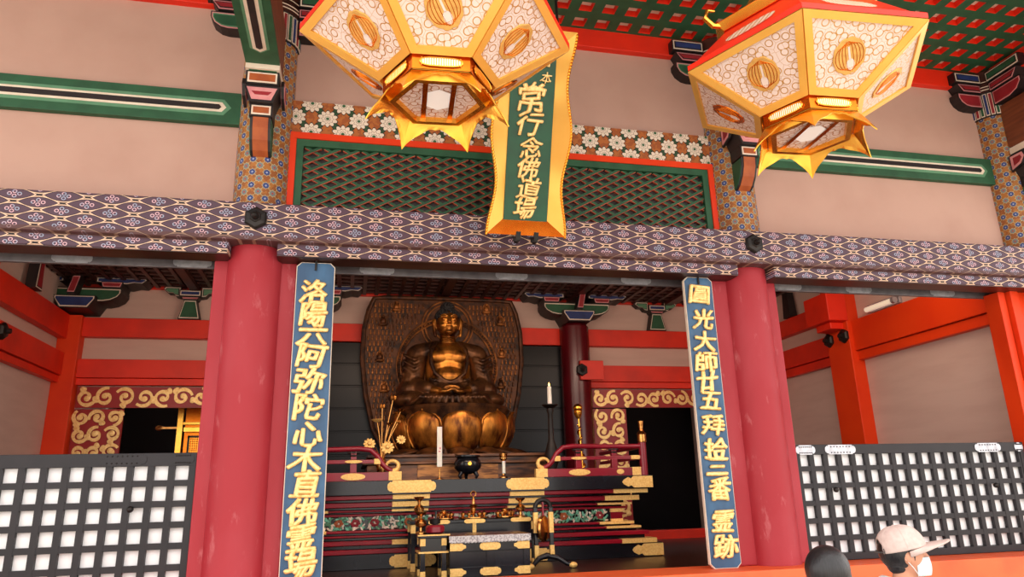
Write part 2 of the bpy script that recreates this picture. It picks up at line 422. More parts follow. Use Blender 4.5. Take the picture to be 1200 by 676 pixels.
# side wall of the veranda on the right, from the far pillar outwards
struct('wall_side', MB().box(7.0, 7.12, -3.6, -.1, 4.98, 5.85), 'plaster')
struct('trim_15', MB().box(6.93, 7.16, -3.6, -.1, 5.80, 6.02), 'vermilion_dark', bevel=.006)
# added fill lamps, unseen behind the great beam, to brighten the altar room
for n, (lx, lw, pw) in enumerate(((1.4, 3.6, 46), (-2.5, 2.4, 20), (5.2, 2.6, 24))):
    t = thing('fill_lamp', ('added fill lamp, unseen behind the beam over the altar opening', 'added fill lamp, unseen behind the beam over the left bay', 'added fill lamp, unseen behind the beam over the right bay')[n], 'lamp', (lx, .36, 4.1))
    part('fill_housing', MB().box(lx-lw/2, lx+lw/2, .22, .34, 4.06, 4.14), 'silver', t)
    la = bpy.data.lights.new('fill_light', 'AREA'); la.shape = 'RECTANGLE'; la.size = lw; la.size_y = .1; la.energy = pw; la.color = (1, .74, .56)
    lo = bpy.data.objects.new('fill_light', la); COL.objects.link(lo); lo.parent = t; lo.location = (0, .0, -.02); lo.rotation_euler = (math.radians(62), 0, 0)
# ---- inner coffered ceiling
CZI = 4.62
mb = MB().box(XL, XR, .22, YB, CZI, CZI+.05, 0)
for i in range(60):
    x = XL+.05+i*.185; mb.box(x, x+.055, .22, YB, CZI-.06, CZI, 1)
for i in range(27):
    y = .3+i*.185; mb.box(XL, XR, y, y+.05, CZI-.045, CZI, 1)
for x in (XL+1.7, -.65, 1.4, 3.5, 5.2): mb.box(x-.06, x+.06, .22, YB, CZI-.1, CZI, 1)
struct('ceiling', mb, ['lacquer_red', 'rib_wood'])
# ---- veranda ceiling: green grid with square openings over a pale board
def veranda_ceiling():
    mb = MB(); P, h, z0, z1 = .235, .064, 6.0, 6.068
    x0, y1 = -4.6, -.05; nx, ny = 50, 16
    for i in range(nx):
        for j in range(ny):
            cx, cy = x0+(i+.5)*P, y1-(j+.5)*P; a, b, c, d = cx-P/2, cx+P/2, cy-P/2, cy+P/2
            e, f, g_, k = cx-h, cx+h, cy-h, cy+h
            for q in (((a,c),(b,c),(f,g_),(e,g_)), ((b,c),(b,d),(f,k),(f,g_)), ((b,d),(a,d),(e,k),(f,k)), ((a,d),(a,c),(e,g_),(e,k))):
                mb.quad(*[(u, v, z0) for u, v in q], mi=0)
            for (u, v), (s, t) in (((e,g_),(f,g_)), ((f,g_),(f,k)), ((f,k),(e,k)), ((e,k),(e,g_))):
                mb.quad((u, v, z0), (s, t, z0), (s, t, z1), (u, v, z1), mi=1)
            mb.quad((e, g_, z1), (f, g_, z1), (f, k, z1), (e, k, z1), mi=2)
    mb.box(x0, x0+nx*P, y1-ny*P, y1, z1+.02, z1+.08, 0)
    struct('ceiling_veranda', mb, ['green', 'vermilion_dark', 'cream'])
mat('ceiling_green', (10, 74, 44), .6)
veranda_ceiling()
struct('trim_16', MB().box(-4.8, 7.3, -4.0, -3.75, 5.7, 6.1), 'vermilion_dark')
struct('roof', MB().box(-9, 12, -4.3, 8.2, 6.2, 6.5), 'wood_dark')
# ================================================================== GREAT BEAM
t = thing('painted_beam', 'long painted beam with lozenge brocade pattern lying across the red pillars', 'beam', (1.4, -.1, BZ0))
def bplank(nm, mb):
    bo = part(nm, mb, 'beam_brocade', t, bevel=.012); bo.data.transform(Matrix.Translation(t.location)); bo.location = tuple(-v for v in t.location)   # keep the pattern in place coordinates
bplank('beam_body', MB().box(-6, 9.5, -.33, .0, BZ0-.022, BZ1))
for xa, xb in ((-6, -.788-.185), (-.788+.185, 3.64-.185), (3.64+.185, 6.84)): bplank('lower_plank', MB().box(xa, xb, -.272, -.05, 3.404, BZ0-.01)); part('plank_sole', MB().box(xa, xb, -.262, -.05, 3.398, 3.404), 'wood_dark', t)
def hexa(x, y, z, r, parent, root=None):
    mb = MB(); mb.T = Matrix.Translation((x, y, z)) @ Matrix.Rotation(PI/2, 4, 'X')
    mb.lathe([(r, 0), (r, .02), (r*.86, .035), (.5*r, .04), (.42*r, .05)], 6, a0=PI/6)
    mb.lathe([(.3*r, .03), (.3*r, .07), (.18*r, .1), (.02*r, .11)], 16)
    return part('nail_cover', mb, 'iron', parent, bevel=.002)
for x, z in ((-.772, 3.681), (3.607, 3.688)): hexa(x, -.33, z, .095, t)
part('soffit_board', MB().box(-6, 9.5, -.05, .215, 3.475, BZ0+.07), 'wood_dark', t)
# rail hanging behind the beam
mb = MB().box(-3.9, 6.8, .10, .14, 3.38, 3.474)
t = thing('door_track', 'grey metal track with riveted plates hanging behind the great beam', 'rail', (1.4, .12, 3.38))
part('rail_bar', mb, 'grey_metal', t, bevel=.004)
for x in (-3.2, -2.2, -1.3, .2, 1.4, 2.6, 4.2, 5.0, 6.0):
    mb = MB().prism([(x+a, 3.427+b) for a, b in fitting_outline(.3, .08)], .094, .101)
    part('track_plate', mb, 'silver', t)
# ================================================================== PILLARS
PX = (-.788, 3.640, 7.03); PR = .2225
def pillar(x, label, low):
    t = thing('temple_pillar', label, 'pillar', (x, 0, .885))
    mb = MB().lathe([(PR+.05, .80), (PR, .80), (PR, 3.56)], 64, (x, 0)) if False else MB().lathe([(PR, .84), (PR, 3.60)], 64, (x, 0))
    part('lower_shaft', mb, low, t, smooth=True)
    o = part('painted_shaft', MB().lathe([(PR+.001, 3.6), (PR+.001, 5.42)], 64, (0, 0)), 'pillar_brocade', None, smooth=True)
    o.parent = t; o.location = (0, 0, -.885)
    o = part('fluted_capital', MB().lathe([(PR+.012, 5.42), (PR+.012, 5.72)], 64, (x, 0)), 'ink', t, smooth=True)
    for k in range(30):
        a = 2*PI*k/30; mb = None
    mbs = MB()
    for k in range(30):
        a = 2*PI*k/30; mbs.T = Matrix.Translation((x, 0, 0)) @ Matrix.Rotation(a, 4, 'Z')
        mbs.box(PR+.008, PR+.018, -.019, .019, 5.435, 5.70, 0).box(PR+.012, PR+.022, -.012, .012, 5.445, 5.69, 1+k % 3)
    part('flutes', mbs, ['cream', 'blue_paint', 'red_paint', 'green'], t)
    part('cap_ring', MB().lathe([(PR+.02, 5.72), (PR+.035, 5.73), (PR+.035, 5.80), (PR+.02, 5.81), (PR+.02, 5.97), (PR, 5.99)], 48, (x, 0)), 'rib_wood', t, smooth=True)
    mb = MB()
    for z in (5.735, 5.77, 5.83): mb.lathe([(PR+.036, z), (PR+.04, z+.005), (PR+.036, z+.01)], 48, (x, 0), close=False)
    part('cap_bands', mb, 'cream', t)
    return t
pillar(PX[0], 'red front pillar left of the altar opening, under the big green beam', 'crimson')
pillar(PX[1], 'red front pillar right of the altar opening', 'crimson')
pillar(PX[2], 'far right corner pillar with patterned top beside the orange jamb boards', 'vermilion')
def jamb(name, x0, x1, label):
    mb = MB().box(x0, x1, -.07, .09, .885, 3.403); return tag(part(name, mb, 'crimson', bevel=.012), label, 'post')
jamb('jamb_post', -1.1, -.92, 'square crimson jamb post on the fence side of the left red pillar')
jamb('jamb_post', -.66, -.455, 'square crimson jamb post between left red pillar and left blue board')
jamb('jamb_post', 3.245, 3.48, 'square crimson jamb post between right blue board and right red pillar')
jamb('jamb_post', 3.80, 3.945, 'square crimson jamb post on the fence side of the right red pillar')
# ================================================================== UPPER WALL DRESSING
def plank(x0, x1, e0, e1, label):          # green plank with slotted inlay; e0/e1: plank runs out of the bay at that end
    z0, z1 = 4.636, 4.938; zc = (z0+z1)/2
    t = thing('painted_plank', label, 'beam', ((x0+x1)/2, 0, z0))
    part('plank_body', MB().box(x0, x1, -.06, .0, z0, z1), 'green', t, bevel=.004)
    def slot(h, k, y, m, nm):
        a = x0 if not e0 else x0+.16-k; b = x1 if not e1 else x1-.16+k
        pts = [(a, zc), (a+h*.8, zc+h), (b-h*.8, zc+h), (b, zc), (b-h*.8, zc-h), (a+h*.8, zc-h)]
        part(nm, MB().prism(pts, y, -.05), m, t)
    slot(.075, .08, -.064, 'green_mid', 'pale_band'); slot(.045, .04, -.068, 'cream', 'cream_line'); slot(.024, .0, -.072, 'ink', 'dark_slot')
plank(-5.9, -1.0, False, True, 'green plank with dark slot crossing the white wall left of the lanterns')
plank(3.85, 6.82, True, True, 'green plank with dark slot crossing the white wall under the right lantern')
fx0, fx1 = PX[0]+.2, PX[1]-.2
o = part('lotus_frieze', MB().box(fx0, fx1, -.05, .0, 4.614, 4.922), 'lotus_frieze'); tag(o, 'painted frieze board of white lotus flowers above the diamond lattice', 'frieze')
def transom():
    t = thing('lattice_transom', 'green diamond lattice transom in an orange frame above the great beam', 'lattice', ((fx0+fx1)/2, 0, 3.82))
    x0, x1, z0, z1 = fx0, fx1, 3.80, 4.610
    mb = MB().box(x0, x1, -.07, 0, z1-.06, z1).box(x0, x0+.065, -.07, 0, z0, z1-.06).box(x1-.065, x1, -.07, 0, z0, z1-.06)
    part('outer_frame', mb, 'vermilion', t, bevel=.004)
    a, b, zt = x0+.065, x1-.065, z1-.06
    mb = MB().box(a, b, -.055, 0, zt-.065, zt).box(a, a+.06, -.055, 0, z0, zt-.065).box(b-.06, b, -.055, 0, z0, zt-.065)
    part('inner_frame', mb, 'green', t)
    a += .06; b -= .06; zt -= .065; zb = 3.80
    mb = MB(); dx, dz = .163, .0865; sl_ = dz/dx
    H = zt-zb; L = H/sl_
    for s in (1, -1):
        k = -int(L/dx)-1
        while a+k*dx < b+L:
            xs = a+k*dx                           # crosses zb at xs, rises with slope s
            pts = [(xs, zb), (xs+s*L, zt)] if s == 1 else [(xs, zb), (xs-L, zt)]
            (ax, az), (bx, bz) = pts
            def cl(ax, az, bx, bz):
                if bx < ax: ax, az, bx, bz = bx, bz, ax, az
                if bx <= a or ax >= b: return None
                if ax < a: az += (a-ax)*(bz-az)/(bx-ax); ax = a
                if bx > b: bz -= (bx-b)*(bz-az)/(bx-ax); bx = b
                return ax, az, bx, bz
            q = cl(ax, az, bx, bz)
            if q and q[2]-q[0] > .02:
                ax, az, bx, bz = q; L2 = math.hypot(bx-ax, bz-az)
                y0 = -.035 if s == 1 else -.028
                mb.T = Matrix.Translation((ax, 0, az)) @ Matrix.Rotation(-math.atan2(bz-az, bx-ax), 4, 'Y')
                mb.box(0, L2, y0, y0+.022, -.007, .016, 0); mb.box(0, L2, y0-.002, y0+.022, -.0115, -.007, 1)
            k += 1
    mb.T = Matrix()
    part('diamond_grid', mb, ['green', 'red_edge'], t)
    part('backing', MB().box(a, b, -.004, .0, zb, zt), 'ink', t)
transom()
# ---- bracket blocks ----
def arm_pts(w, h):                         # boat shaped arm, top at 0
    a = w/2; return [(-a, 0), (a, 0), (a, -.3*h), (a*.93, -.62*h), (a*.78, -.88*h), (a*.6, -h), (-a*.6, -h), (-a*.78, -.88*h), (-a*.93, -.62*h), (-a, -.3*h)]
def half_arm(s, w, h): return [(0, 0), (s*w, 0), (s*w, -.3*h), (s*w*.9, -.66*h), (s*w*.7, -.92*h), (s*w*.5, -h), (0, -h)]
def wall_bracket(x, label, sides, Z=5.93):
    t = thing('painted_bracket', label, 'bracket', (x, -.1, Z-.42))
    for s in sides:
        xo = x+s*(PR+.0)
        mb = MB(); sh = lambda pts, dx, dz: [(xo+dx+a, Z+dz+b) for a, b in pts]
        framed(mb, sh([(0, 0), (s*.34, 0), (s*.34, -.12), (0, -.12)], 0, -.0), -.16, -.0, (0, 1, 0, 3 if s < 0 else 2), .011)
        part('bearing_block', mb, PAINT, t)
        mb = MB(); framed(mb, sh([(0, 0), (s*.30, 0), (s*.24, -.10), (0, -.10)], 0, -.125), -.14, -.0, (0, 5, 0, 4), .01)
        part('small_block', mb, PAINT, t)
        mb = MB(); framed(mb, sh(half_arm(s, .30, .17), 0, -.23), -.12, -.0, (0, 5, 4 if s > 0 or x > 5 else 7, 4 if x > 5 else 2), .012)
        part('boat_arm', mb, PAINT, t)
    return t
wall_bracket(PX[0], 'painted bracket on top of left front pillar beside the big green beam', (-1, 1))
wall_bracket(PX[1], 'painted bracket on top of middle front pillar half behind the right lantern', (-1, 1))
wall_bracket(PX[2], 'painted magenta bracket on top of the far right corner pillar', (-1,))
# the side wing of the corner bracket follows the side wall
t = thing('painted_bracket', 'magenta bracket arm of corner pillar following the side wall', 'bracket', (7.0, -.4, 5.5))
for nm, pts, ms, wd in (('bearing_block', [(-.62, 5.93), (-.2, 5.93), (-.2, 5.81), (-.62, 5.81)], (0, 1, 0, 2), .16),
                        ('small_block', [(-.56, 5.805), (-.2, 5.805), (-.2, 5.70), (-.5, 5.70)], (0, 5, 0, 4), .14),
                        ('boat_arm', [(-.2, 5.7), (-.56, 5.7), (-.56, 5.65), (-.5, 5.57), (-.4, 5.53), (-.2, 5.53)], (0, 5, 4, 4), .12)):
    mb = MB(); mb.T = Matrix.Rotation(-PI/2, 4, 'Z')      # local x -> -Y , local y -> X
    framed(mb, [(-a, b) for a, b in pts], 7.0-wd, 7.02, ms, .011)
    o = part(nm, mb, PAINT, t)
# ---- beams that run out from the pillars over the veranda
def tie_beam(x, label):
    z0, z1 = 4.98, 5.52; w = .13
    t = thing('tie_beam', label, 'beam', (x, -.3, z0))
    mb = MB(); mb.T = Matrix.Rotation(PI/2, 4, 'Z')        # local x -> Y, local y -> -X
    mb.prism([(-.2, z0+.04), (-.32, z0), (-3.7, z0), (-3.7, z1), (-.2, z1)], -x-w, -x+w)
    part('beam_body', mb, 'wood_brown', t, bevel=.01)
    def sole(h, ya, yb, dz, m, nm):
        p = h*.8
        pts = [(x-h, ya-p), (x, ya), (x+h, ya-p), (x+h, yb), (x-h, yb)]
        mb = MB(); n = len(pts); v = [(a, b, z0-dz) for a, b in pts]+[(a, b, z0+.02) for a, b in pts]
        mb._a(v, [tuple(range(n)), tuple(range(2*n-1, n-1, -1))]+[(i, (i+1) % n, (i+1) % n+n, i+n) for i in range(n)])
        part(nm, mb, m, t)
    part('green_sole', MB().box(x-w-.004, x+w+.004, -3.7, -.5, z0-.006, z0+.03), 'green', t)
    sole(.075, -.66, -3.7, .010, 'green_mid', 'pale_band'); sole(.052, -.68, -3.7, .014, 'cream', 'cream_line'); sole(.026, -.72, -3.7, .018, 'ink', 'dark_slot')
    # end block curving down to the pillar
    mb = MB().box(x-w-.004, x+w+.004, -.5, -.21, z0-.05, z0+.02, 1).box(x-w+.02, x+w-.02, -.48, -.20, z0-.056, z0, 2)
    part('end_block', mb, PAINT, t)
    # stacked bracket under the end, tongue curling at the bottom
    mb = MB(); yy = -.21
    framed(mb, [(x-.13, 4.93), (x+.13, 4.93), (x+.13, 4.81), (x-.13, 4.81)], -.46, yy, (0, 1, 6), .014); part('upper_block', mb, PAINT, t)
    mb = MB(); framed(mb, [(x-.14, 4.81), (x+.14, 4.81), (x+.09, 4.66), (x-.09, 4.66)], -.44, yy, (0, 5, 5, 4), .02); part('dish_block', mb, PAINT, t)
    mb = MB(); framed(mb, [(x-.09, 4.66), (x+.09, 4.66), (x+.09, 4.55), (x-.09, 4.55)], -.40, yy, (0, 1, 6), .014); part('neck_block', mb, PAINT, t)
    for s, y0, y1, z_a, z_b in ((1, 0, 0, 0, 0),):
        mb = MB(); mb.T = Matrix.Rotation(PI/2, 4, 'Z')
        cur = [(-.38, 4.55), (-.37, 4.46), (-.33, 4.37), (-.27, 4.30), (-.22, 4.27), (-.20, 4.27), (-.2, 4.55)]
        mb.prism(cur, -x-.08, -x+.08, 0); mb.prism(inset(cur, .012), -x-.086, -x+.086, 2)
        for q in range(5):
            (a, b), (c_, d) = cur[q], cur[q+1]
            if a > -.201: continue
            mb._a([(a-.008, -x-.06, b), (a-.008, -x+.06, b), (c_-.008, -x+.06, d), (c_-.008, -x-.06, d)], [(0, 1, 2, 3)], 6)
        part('curled_tongue', mb, PAINT, t)
    for s in (-1, 1):
        mb = MB(); mb.T = Matrix.Rotation(PI/2, 4, 'Z')
        wp = [(-.38, 4.90), (-.40, 4.84), (-.34, 4.76), (-.21, 4.72), (-.21, 4.90)]; mb.prism(wp, -x-s*.155-.012, -x-s*.155+.012, 0); mb.prism(inset(wp, .015), -x-s*.155-.016, -x-s*.155+.016, 5); mb.prism(inset(wp, .045), -x-s*.155-.018, -x-s*.155+.018, 4); part('side_wing', mb, PAINT, t)
tie_beam(PX[0], 'big beam with green slotted underside running out over the left front pillar')
tie_beam(PX[1], 'big beam with curled painted bracket behind the right lantern')
tie_beam(PX[2]+.03, 'brown beam leaving the far right corner pillar toward the viewer')

# ================================================================== LETTERING
def glyph(ch, size, name='character', offset=.018, shear=.12, depth=.012, rot=0.):
    cu = bpy.data.curves.new('t', 'FONT'); cu.body = ch; cu.size = size; cu.align_x = 'CENTER'; cu.align_y = 'CENTER'
    cu.extrude = max(depth*.5, size*.028); cu.resolution_u = 3; cu.shear = shear; cu.resolution_u = 2
    o = bpy.data.objects.new('t', cu); COL.objects.link(o)
    dg = bpy.context.evaluated_depsgraph_get(); dg.update(); me = bpy.data.meshes.new_from_object(o.evaluated_get(dg))
    bpy.data.objects.remove(o); me.name = name
    if len(me.vertices):
        xs = [v.co.x for v in me.vertices]; ys = [v.co.y for v in me.vertices]
        me.transform(Matrix.Translation((-(min(xs)+max(xs))/2, -(min(ys)+max(ys))/2, 0)))
        for v in me.vertices:                       # a little brush wobble
            q = noise.noise_vector(Vector((v.co.x/size*2.2, v.co.y/size*2.2, ord(ch[0])*.37)))
            v.co.x += q.x*size*.10; v.co.y += q.y*size*.10
    o = bpy.data.objects.new('t', me); COL.objects.link(o)
    q = o.modifiers.new('r', 'REMESH'); q.mode = 'VOXEL'; q.voxel_size = size*.0125
    q = o.modifiers.new('s', 'SMOOTH'); q.iterations = 3; q.factor = .5
    q = o.modifiers.new('d', 'DISPLACE'); q.mid_level = 0; q.strength = offset*size
    dg = bpy.context.evaluated_depsgraph_get(); dg.update(); m2 = bpy.data.meshes.new_from_object(o.evaluated_get(dg)); bpy.data.objects.remove(o)
    me = m2; me.name = name
    for p_ in me.polygons: p_.use_smooth = True
    me.transform(Matrix.Rotation(rot, 4, 'Z'))
    me.materials.clear(); me.materials.append(M['gold_letter'])
    return me
STAND = Matrix.Rotation(PI/2, 4, 'X')               # text XY -> upright XZ facing -Y
def signboard(x0, x1, z0, z1, chars, rows, label):
    xc = (x0+x1)/2; t = thing('blue_signboard', label, 'sign', (xc, -.16, z0)); e = .035; w = (x1-x0)/2; zt = z1-z0
    def oc(i, y0, y1, m, nm):
        a, c = w-i, e
        pts = [(xc-a+c, z0+i), (xc+a-c, z0+i), (xc+a, z0+i+c), (xc+a, z1-i-c), (xc+a-c, z1-i), (xc-a+c, z1-i), (xc-a, z1-i-c), (xc-a, z0+i+c)]
        return part(nm, MB().prism(pts, y0, y1), m, t, bevel=.002)
    oc(0, -.165, -.125, 'cream', 'gilt_edge'); oc(.006, -.170, -.13, 'board_blue', 'board_face')
    for ch, (yr, h) in zip(chars, rows):
        sz = h*1.02; me = glyph(ch, sz, offset=.042, depth=.014, rot=random.uniform(-.09, .09))
        o = link('character', me, t); o.location = (random.uniform(-.008, .008), -.022, yr-z0)
        me.transform(STAND); me.transform(Matrix.Diagonal((min(1.12, .235/sz*1.02), 1, 1, 1)))
    mb = MB().tube([(xc, -.18, z1-.07), (xc, -.18, z1+.02), (xc, -.05, z1+.14)], .009, 8); part('hanging_hook', mb, 'iron', t)
    return t
def zr(px, ys): return [at(px, y, -.17).z for y in ys]
ys = [342, 368, 391, 417, 446, 477, 509, 538, 567, 600, 630, 660]
zz = zr(360, ys); rows = [(z, .205) for z in zz]
signboard(-.452, -.148, .90, 3.385, '洛陽六阿弥陀心木直佛霊場', rows, 'blue vertical board with gold characters against the left red pillar')
ys = [346, 374, 400, 424, 447, 469, 498, 526, 547, 573, 611, 641]
zz = zr(828, ys); rows = [(z, .19) for z in zz]
signboard(2.952, 3.232, .885, 3.395, '圓光大師廿五拜拾三番霊跡', rows, 'blue vertical board with gold characters against the right red pillar')
# ---- green and gold plaque leaning over the beam
def plaque():
    tl = math.radians(21.6); t = thing('temple_plaque', 'green plaque with gold characters in a scalloped gilt frame, tilted over the beam', 'sign', (1.376, -.5, 3.594))
    t.rotation_euler = (tl, 0, 0)             # leans toward the viewer
    H = 1.66; w, iw, ib = .305, .185, .13
    def P(name, mb, m, **k):
        me = mb.mesh(name, m); o = link(name, me, t)
        if k.get('bevel'): b = o.modifiers.new('b', 'BEVEL'); b.width = k['bevel']; b.segments = 2
        return o
    # frame with waved outer edge, sloping inwards
    out = []; n = 44
    def wav(s): return .028*math.cos(2*PI*s*2.0)
    L = [(-w-.0+(-wav(i/n)), H*i/n) for i in range(n+1)]; Rr = [(w+wav(i/n), H*i/n) for i in range(n+1)]
    mb = MB()
    for s, Ed in ((-1, L), (1, Rr)):
        for i in range(n):
            (xa, za), (xb, zb) = Ed[i], Ed[i+1]; ca = min(max(za, ib), H-ib); cb = min(max(zb, ib), H-ib)
            x = s*iw
            mb.quad((xa, -.09, za), (xb, -.09, zb), (x, -.02, cb), (x, -.02, ca), 0)
            mb.quad((xa, -.09, za), (xb, -.09, zb), (xb, -.02, zb), (xa, -.02, za), 0)
            mb.quad((xa, -.02, za), (xb, -.02, zb), (x, .02, cb), (x, .02, ca), 0)
    for z0_, z1_ in ((0, ib), (H, H-ib)):
        xa, xb = (L[0][0], Rr[0][0]) if z0_ == 0 else (L[-1][0], Rr[-1][0])
        mb.quad((xa, -.09, z0_), (xb, -.09, z0_), (iw, -.02, z1_), (-iw, -.02, z1_), 1 if z0_ == 0 else 0)
        mb.quad((xa, -.09, z0_), (xb, -.09, z0_), (xb, .02, z0_), (xa, .02, z0_), 1)
    fo = P('gilt_frame', mb, ['gold_frame', 'gold_deep'])
    for p_ in fo.data.polygons: p_.use_smooth = True
    fo.data.set_sharp_from_angle(angle=.5)
    for s, Ed in ((-1, L), (1, Rr)):
        mb = MB()
        for i in range(0, n*3//2):
            f_ = i/1.5; j = min(int(f_), n-1); x = Ed[j][0]+(Ed[j+1][0]-Ed[j][0])*(f_-j); z = H*f_/n; mb.ball((x, -.08, z), (.013, .022, .017), 10, 6)
        P('scalloped_edge', mb, 'gold')
    P('green_panel', MB().box(-iw, iw, -.025, .015, ib-.01, H-ib+.01), 'plaque_green')
    P('back_board', MB().box(-.28, .28, .015, .03, .03, H-.03), 'wood_dark')
    def s_of(y, x=617):                       # height along the plaque at which the photo row y lies
        best = min(range(0, 400), key=lambda i: abs(proj_y(1.376, -.5-i/240*math.sin(tl), 3.594+i/240*math.cos(tl))-y)); return best/240
    rows = [('常', 115, .25, 0), ('行', 146, .215, .0), ('念', 173, .18, .02), ('佛', 197, .185, .01), ('道', 220, .19, .02), ('場', 244, .185, -.01)]
    for ch, y, h, dx in rows:
        me = glyph(ch, h*1.04, offset=.026, depth=.014, shear=.2, rot=random.uniform(-.08, .08)); me.transform(STAND)
        o = link('character', me, t); o.location = (dx-.005, -.035, s_of(y))
    for ch, y, dx in (('日', 72, .1), ('本', 91, .105)):
        me = glyph(ch, .1, offset=.012, depth=.01, shear=.2); me.transform(STAND); o = link('character', me, t); o.location = (dx, -.035, s_of(y))
    for dx in (-.075, .075):
        mb = MB().box(dx-.018, dx+.018, -.12, .02, -.035, -.012).box(dx-.018, dx+.018, -.14, -.115, -.035, .03); mb.lathe([(.012, -.07), (.03, -.05), (.03, -.035)], 10, (dx, -.07))
        P('iron_bracket', mb, 'iron')
    mb = MB().tube([(-.2, 0, H-.05), (-.2, .25, H+.5)], .012, 8).tube([(.2, 0, H-.05), (.2, .25, H+.5)], .012, 8); P('hanging_rod', mb, 'iron')
def proj_y(X, Y, Z):
    d = Vector((X-CX, Y-CY, Z-CZ)); return 338-FPX*d.dot(UU)/d.dot(F)
plaque()

# ================================================================== LANTERNS
def uvmap(o, X, Y, off=0.):
    me = o.data; uv = me.uv_layers.new(name='UVMap')
    for l in me.loops: c = me.vertices[l.vertex_index].co; uv.data[l.index].uv = (c.dot(X)+off, c.dot(Y)+off)
def lantern(x, y, label):
    zt, zb, R, r, th = 4.05, 3.765, .77, .32, -2.155
    t = thing('hanging_lantern', label, 'lantern', (x, y, zb-.2), 'gilt hexagonal lanterns under the veranda ceiling')
    V = lambda rad, z, k: Vector((x+rad*math.cos(th+k*PI/3), y+rad*math.sin(th+k*PI/3), z))
    C0 = Vector((x, y, (zt+zb)/2+.35))
    fr = MB()
    for k in range(6):
        A, B, C, D = V(R, zt, k), V(R, zt, k+1), V(r, zb, k+1), V(r, zb, k)
        nrm = (B-A).cross(D-A).normalized(); cen = (A+B+C+D)/4
        if nrm.dot(cen-C0) < 0: nrm = -nrm
        X = (B-A).normalized(); Yv = nrm.cross(X) 
        if Yv.z < 0: Yv = -Yv
        # inset trapezoid
        def loc(p): q = p-cen; return (q.dot(X), q.dot(Yv))
        q = [loc(p) for p in (A, B, C, D)]
        def ins(d):
            out = []
            for i in range(4):
                p0, p1, p2 = Vector(q[i-1]), Vector(q[i]), Vector(q[(i+1) % 4])
                e1, e2 = (p1-p0).normalized(), (p2-p1).normalized(); cr = e1.x*e2.y-e1.y*e2.x; sg = 1 if cr > 0 else -1
                n1, n2 = Vector((-e1.y, e1.x))*sg, Vector((-e2.y, e2.x))*sg; b = (n1+n2); b = b/b.length; out.append(p1+b*(d/max(.2, b.dot(n1))))
            return out
        i1 = ins(.045); W3 = lambda p, o: cen+X*p[0]+Yv*p[1]+nrm*o
        for i in range(4):
            j = (i+1) % 4
            fr.quad(W3(q[i], .012), W3(q[j], .012), W3(i1[j], .012), W3(i1[i], .012))
            fr.quad(W3(i1[i], .012), W3(i1[j], .012), W3(i1[j], -.01), W3(i1[i], -.01))
            fr.quad(W3(q[i], .012), W3(q[j], .012), W3(q[j], -.012), W3(q[i], -.012))
        mb = MB().quad(*[W3(p, 0) for p in i1]).quad(*[W3(p, -.006) for p in i1])
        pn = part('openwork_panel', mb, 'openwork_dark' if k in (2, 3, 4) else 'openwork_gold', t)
        uvmap(pn, X, Yv, k*3.1)
        # crest : scalloped gilt disc with a gourd-shaped opening and ribs
        Tm = Matrix((( X.x, Yv.x, nrm.x, cen.x), (X.y, Yv.y, nrm.y, cen.y), (X.z, Yv.z, nrm.z, cen.z), (0, 0, 0, 1))) @ Matrix.Rotation((0.5, 0, -.5, .3, 0, -.3)[k], 4, 'Z')
        mb = MB(); mb.T = Tm; npt = 48; pts = []
        for i in range(npt):
            a = 2*PI*i/npt; rad = 1-.06*(1-abs(math.cos(a*5))); pts.append((.098*rad*math.cos(a), .118*rad*math.sin(a)))
        mb._a([(u, v, .002) for u, v in pts]+[(u*.97, v*.97, .008) for u, v in pts]+[(0, 0, .009)],
              [(i, (i+1) % npt, (i+1) % npt+npt, i+npt) for i in range(npt)]+[(i+npt, (i+1) % npt+npt, 2*npt) for i in range(npt)])
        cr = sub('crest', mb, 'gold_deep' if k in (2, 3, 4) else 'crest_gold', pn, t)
        mb = MB(); mb.T = Tm
        mb._a([(.024*math.cos(2*PI*i/20), -.05+.036*math.sin(2*PI*i/20), .0105) for i in range(20)], [tuple(range(20))])
        mb._a([(.009*s, z, .0105) for s, z in ((-.7, -.02), (.7, -.02), (.6, .062), (-.6, .062))], [(0, 1, 2, 3)])
        o = sub('crest_opening', mb, 'crest_paper', pn, t)
        mb = MB(); mb.T = Tm
        for s in (-1, 1):
            for i in range(1, 5): mb.tube([(s*.020*i*max(0., math.sin(PI*j/10))**.55+s*.002, -.100*math.cos(PI*j/10)*(1-.07*i), .009) for j in range(11)], .0022, 5)
        sub('crest_ribs', mb, 'gold_deep', pn, t)
    part('bowl_frame', fr, 'gold_frame', t)
    mb = MB()                                   # red rim, upper drum and roof
    mb.lathe([(R+.005, zt), (R+.006, zt+.035), (R-.03, zt+.04)], 6, (x, y), a0=th, close=False)
    part('red_rim', mb, 'vermilion_dark', t)
    mb = MB().lathe([(R-.02, zt+.035), (.46, zt+.34)], 6, (x, y), a0=th, close=False); part('upper_drum', mb, 'vermilion_dark', t)
    for k in range(6):
        mb = MB(); fr_ = lambda zz: .75-.29*(zz-.035)/.305
        a, b, c, d = V(fr_(.11), zt+.11, k), V(fr_(.11), zt+.11, k+1), V(fr_(.21), zt+.21, k+1), V(fr_(.21), zt+.21, k)
        c0, X_, U_ = (a+b+c+d)/4, (b-a).normalized(), ((c+d)/2-(a+b)/2)/2; out = (c0-Vector((x, y, c0.z))).normalized()*.006+Vector((0, 0, -.004))
        mb._a([tuple(c0+X_*(.17*math.copysign(abs(math.cos(q*PI/12))**.6, math.cos(q*PI/12)))+U_*math.sin(q*PI/12)+out) for q in range(24)], [tuple(range(24))])
        part('lattice_slot', mb, 'slot_mesh', t)
    mb = MB().lathe([(.44, zt+.34), (.50, zt+.31), (.56, zt+.36), (.48, zt+.41), (.34, zt+.5), (.2, zt+.72), (.1, zt+.92)], 6, (x, y), a0=th)
    part('roof', mb, 'gold', t, bevel=.006)
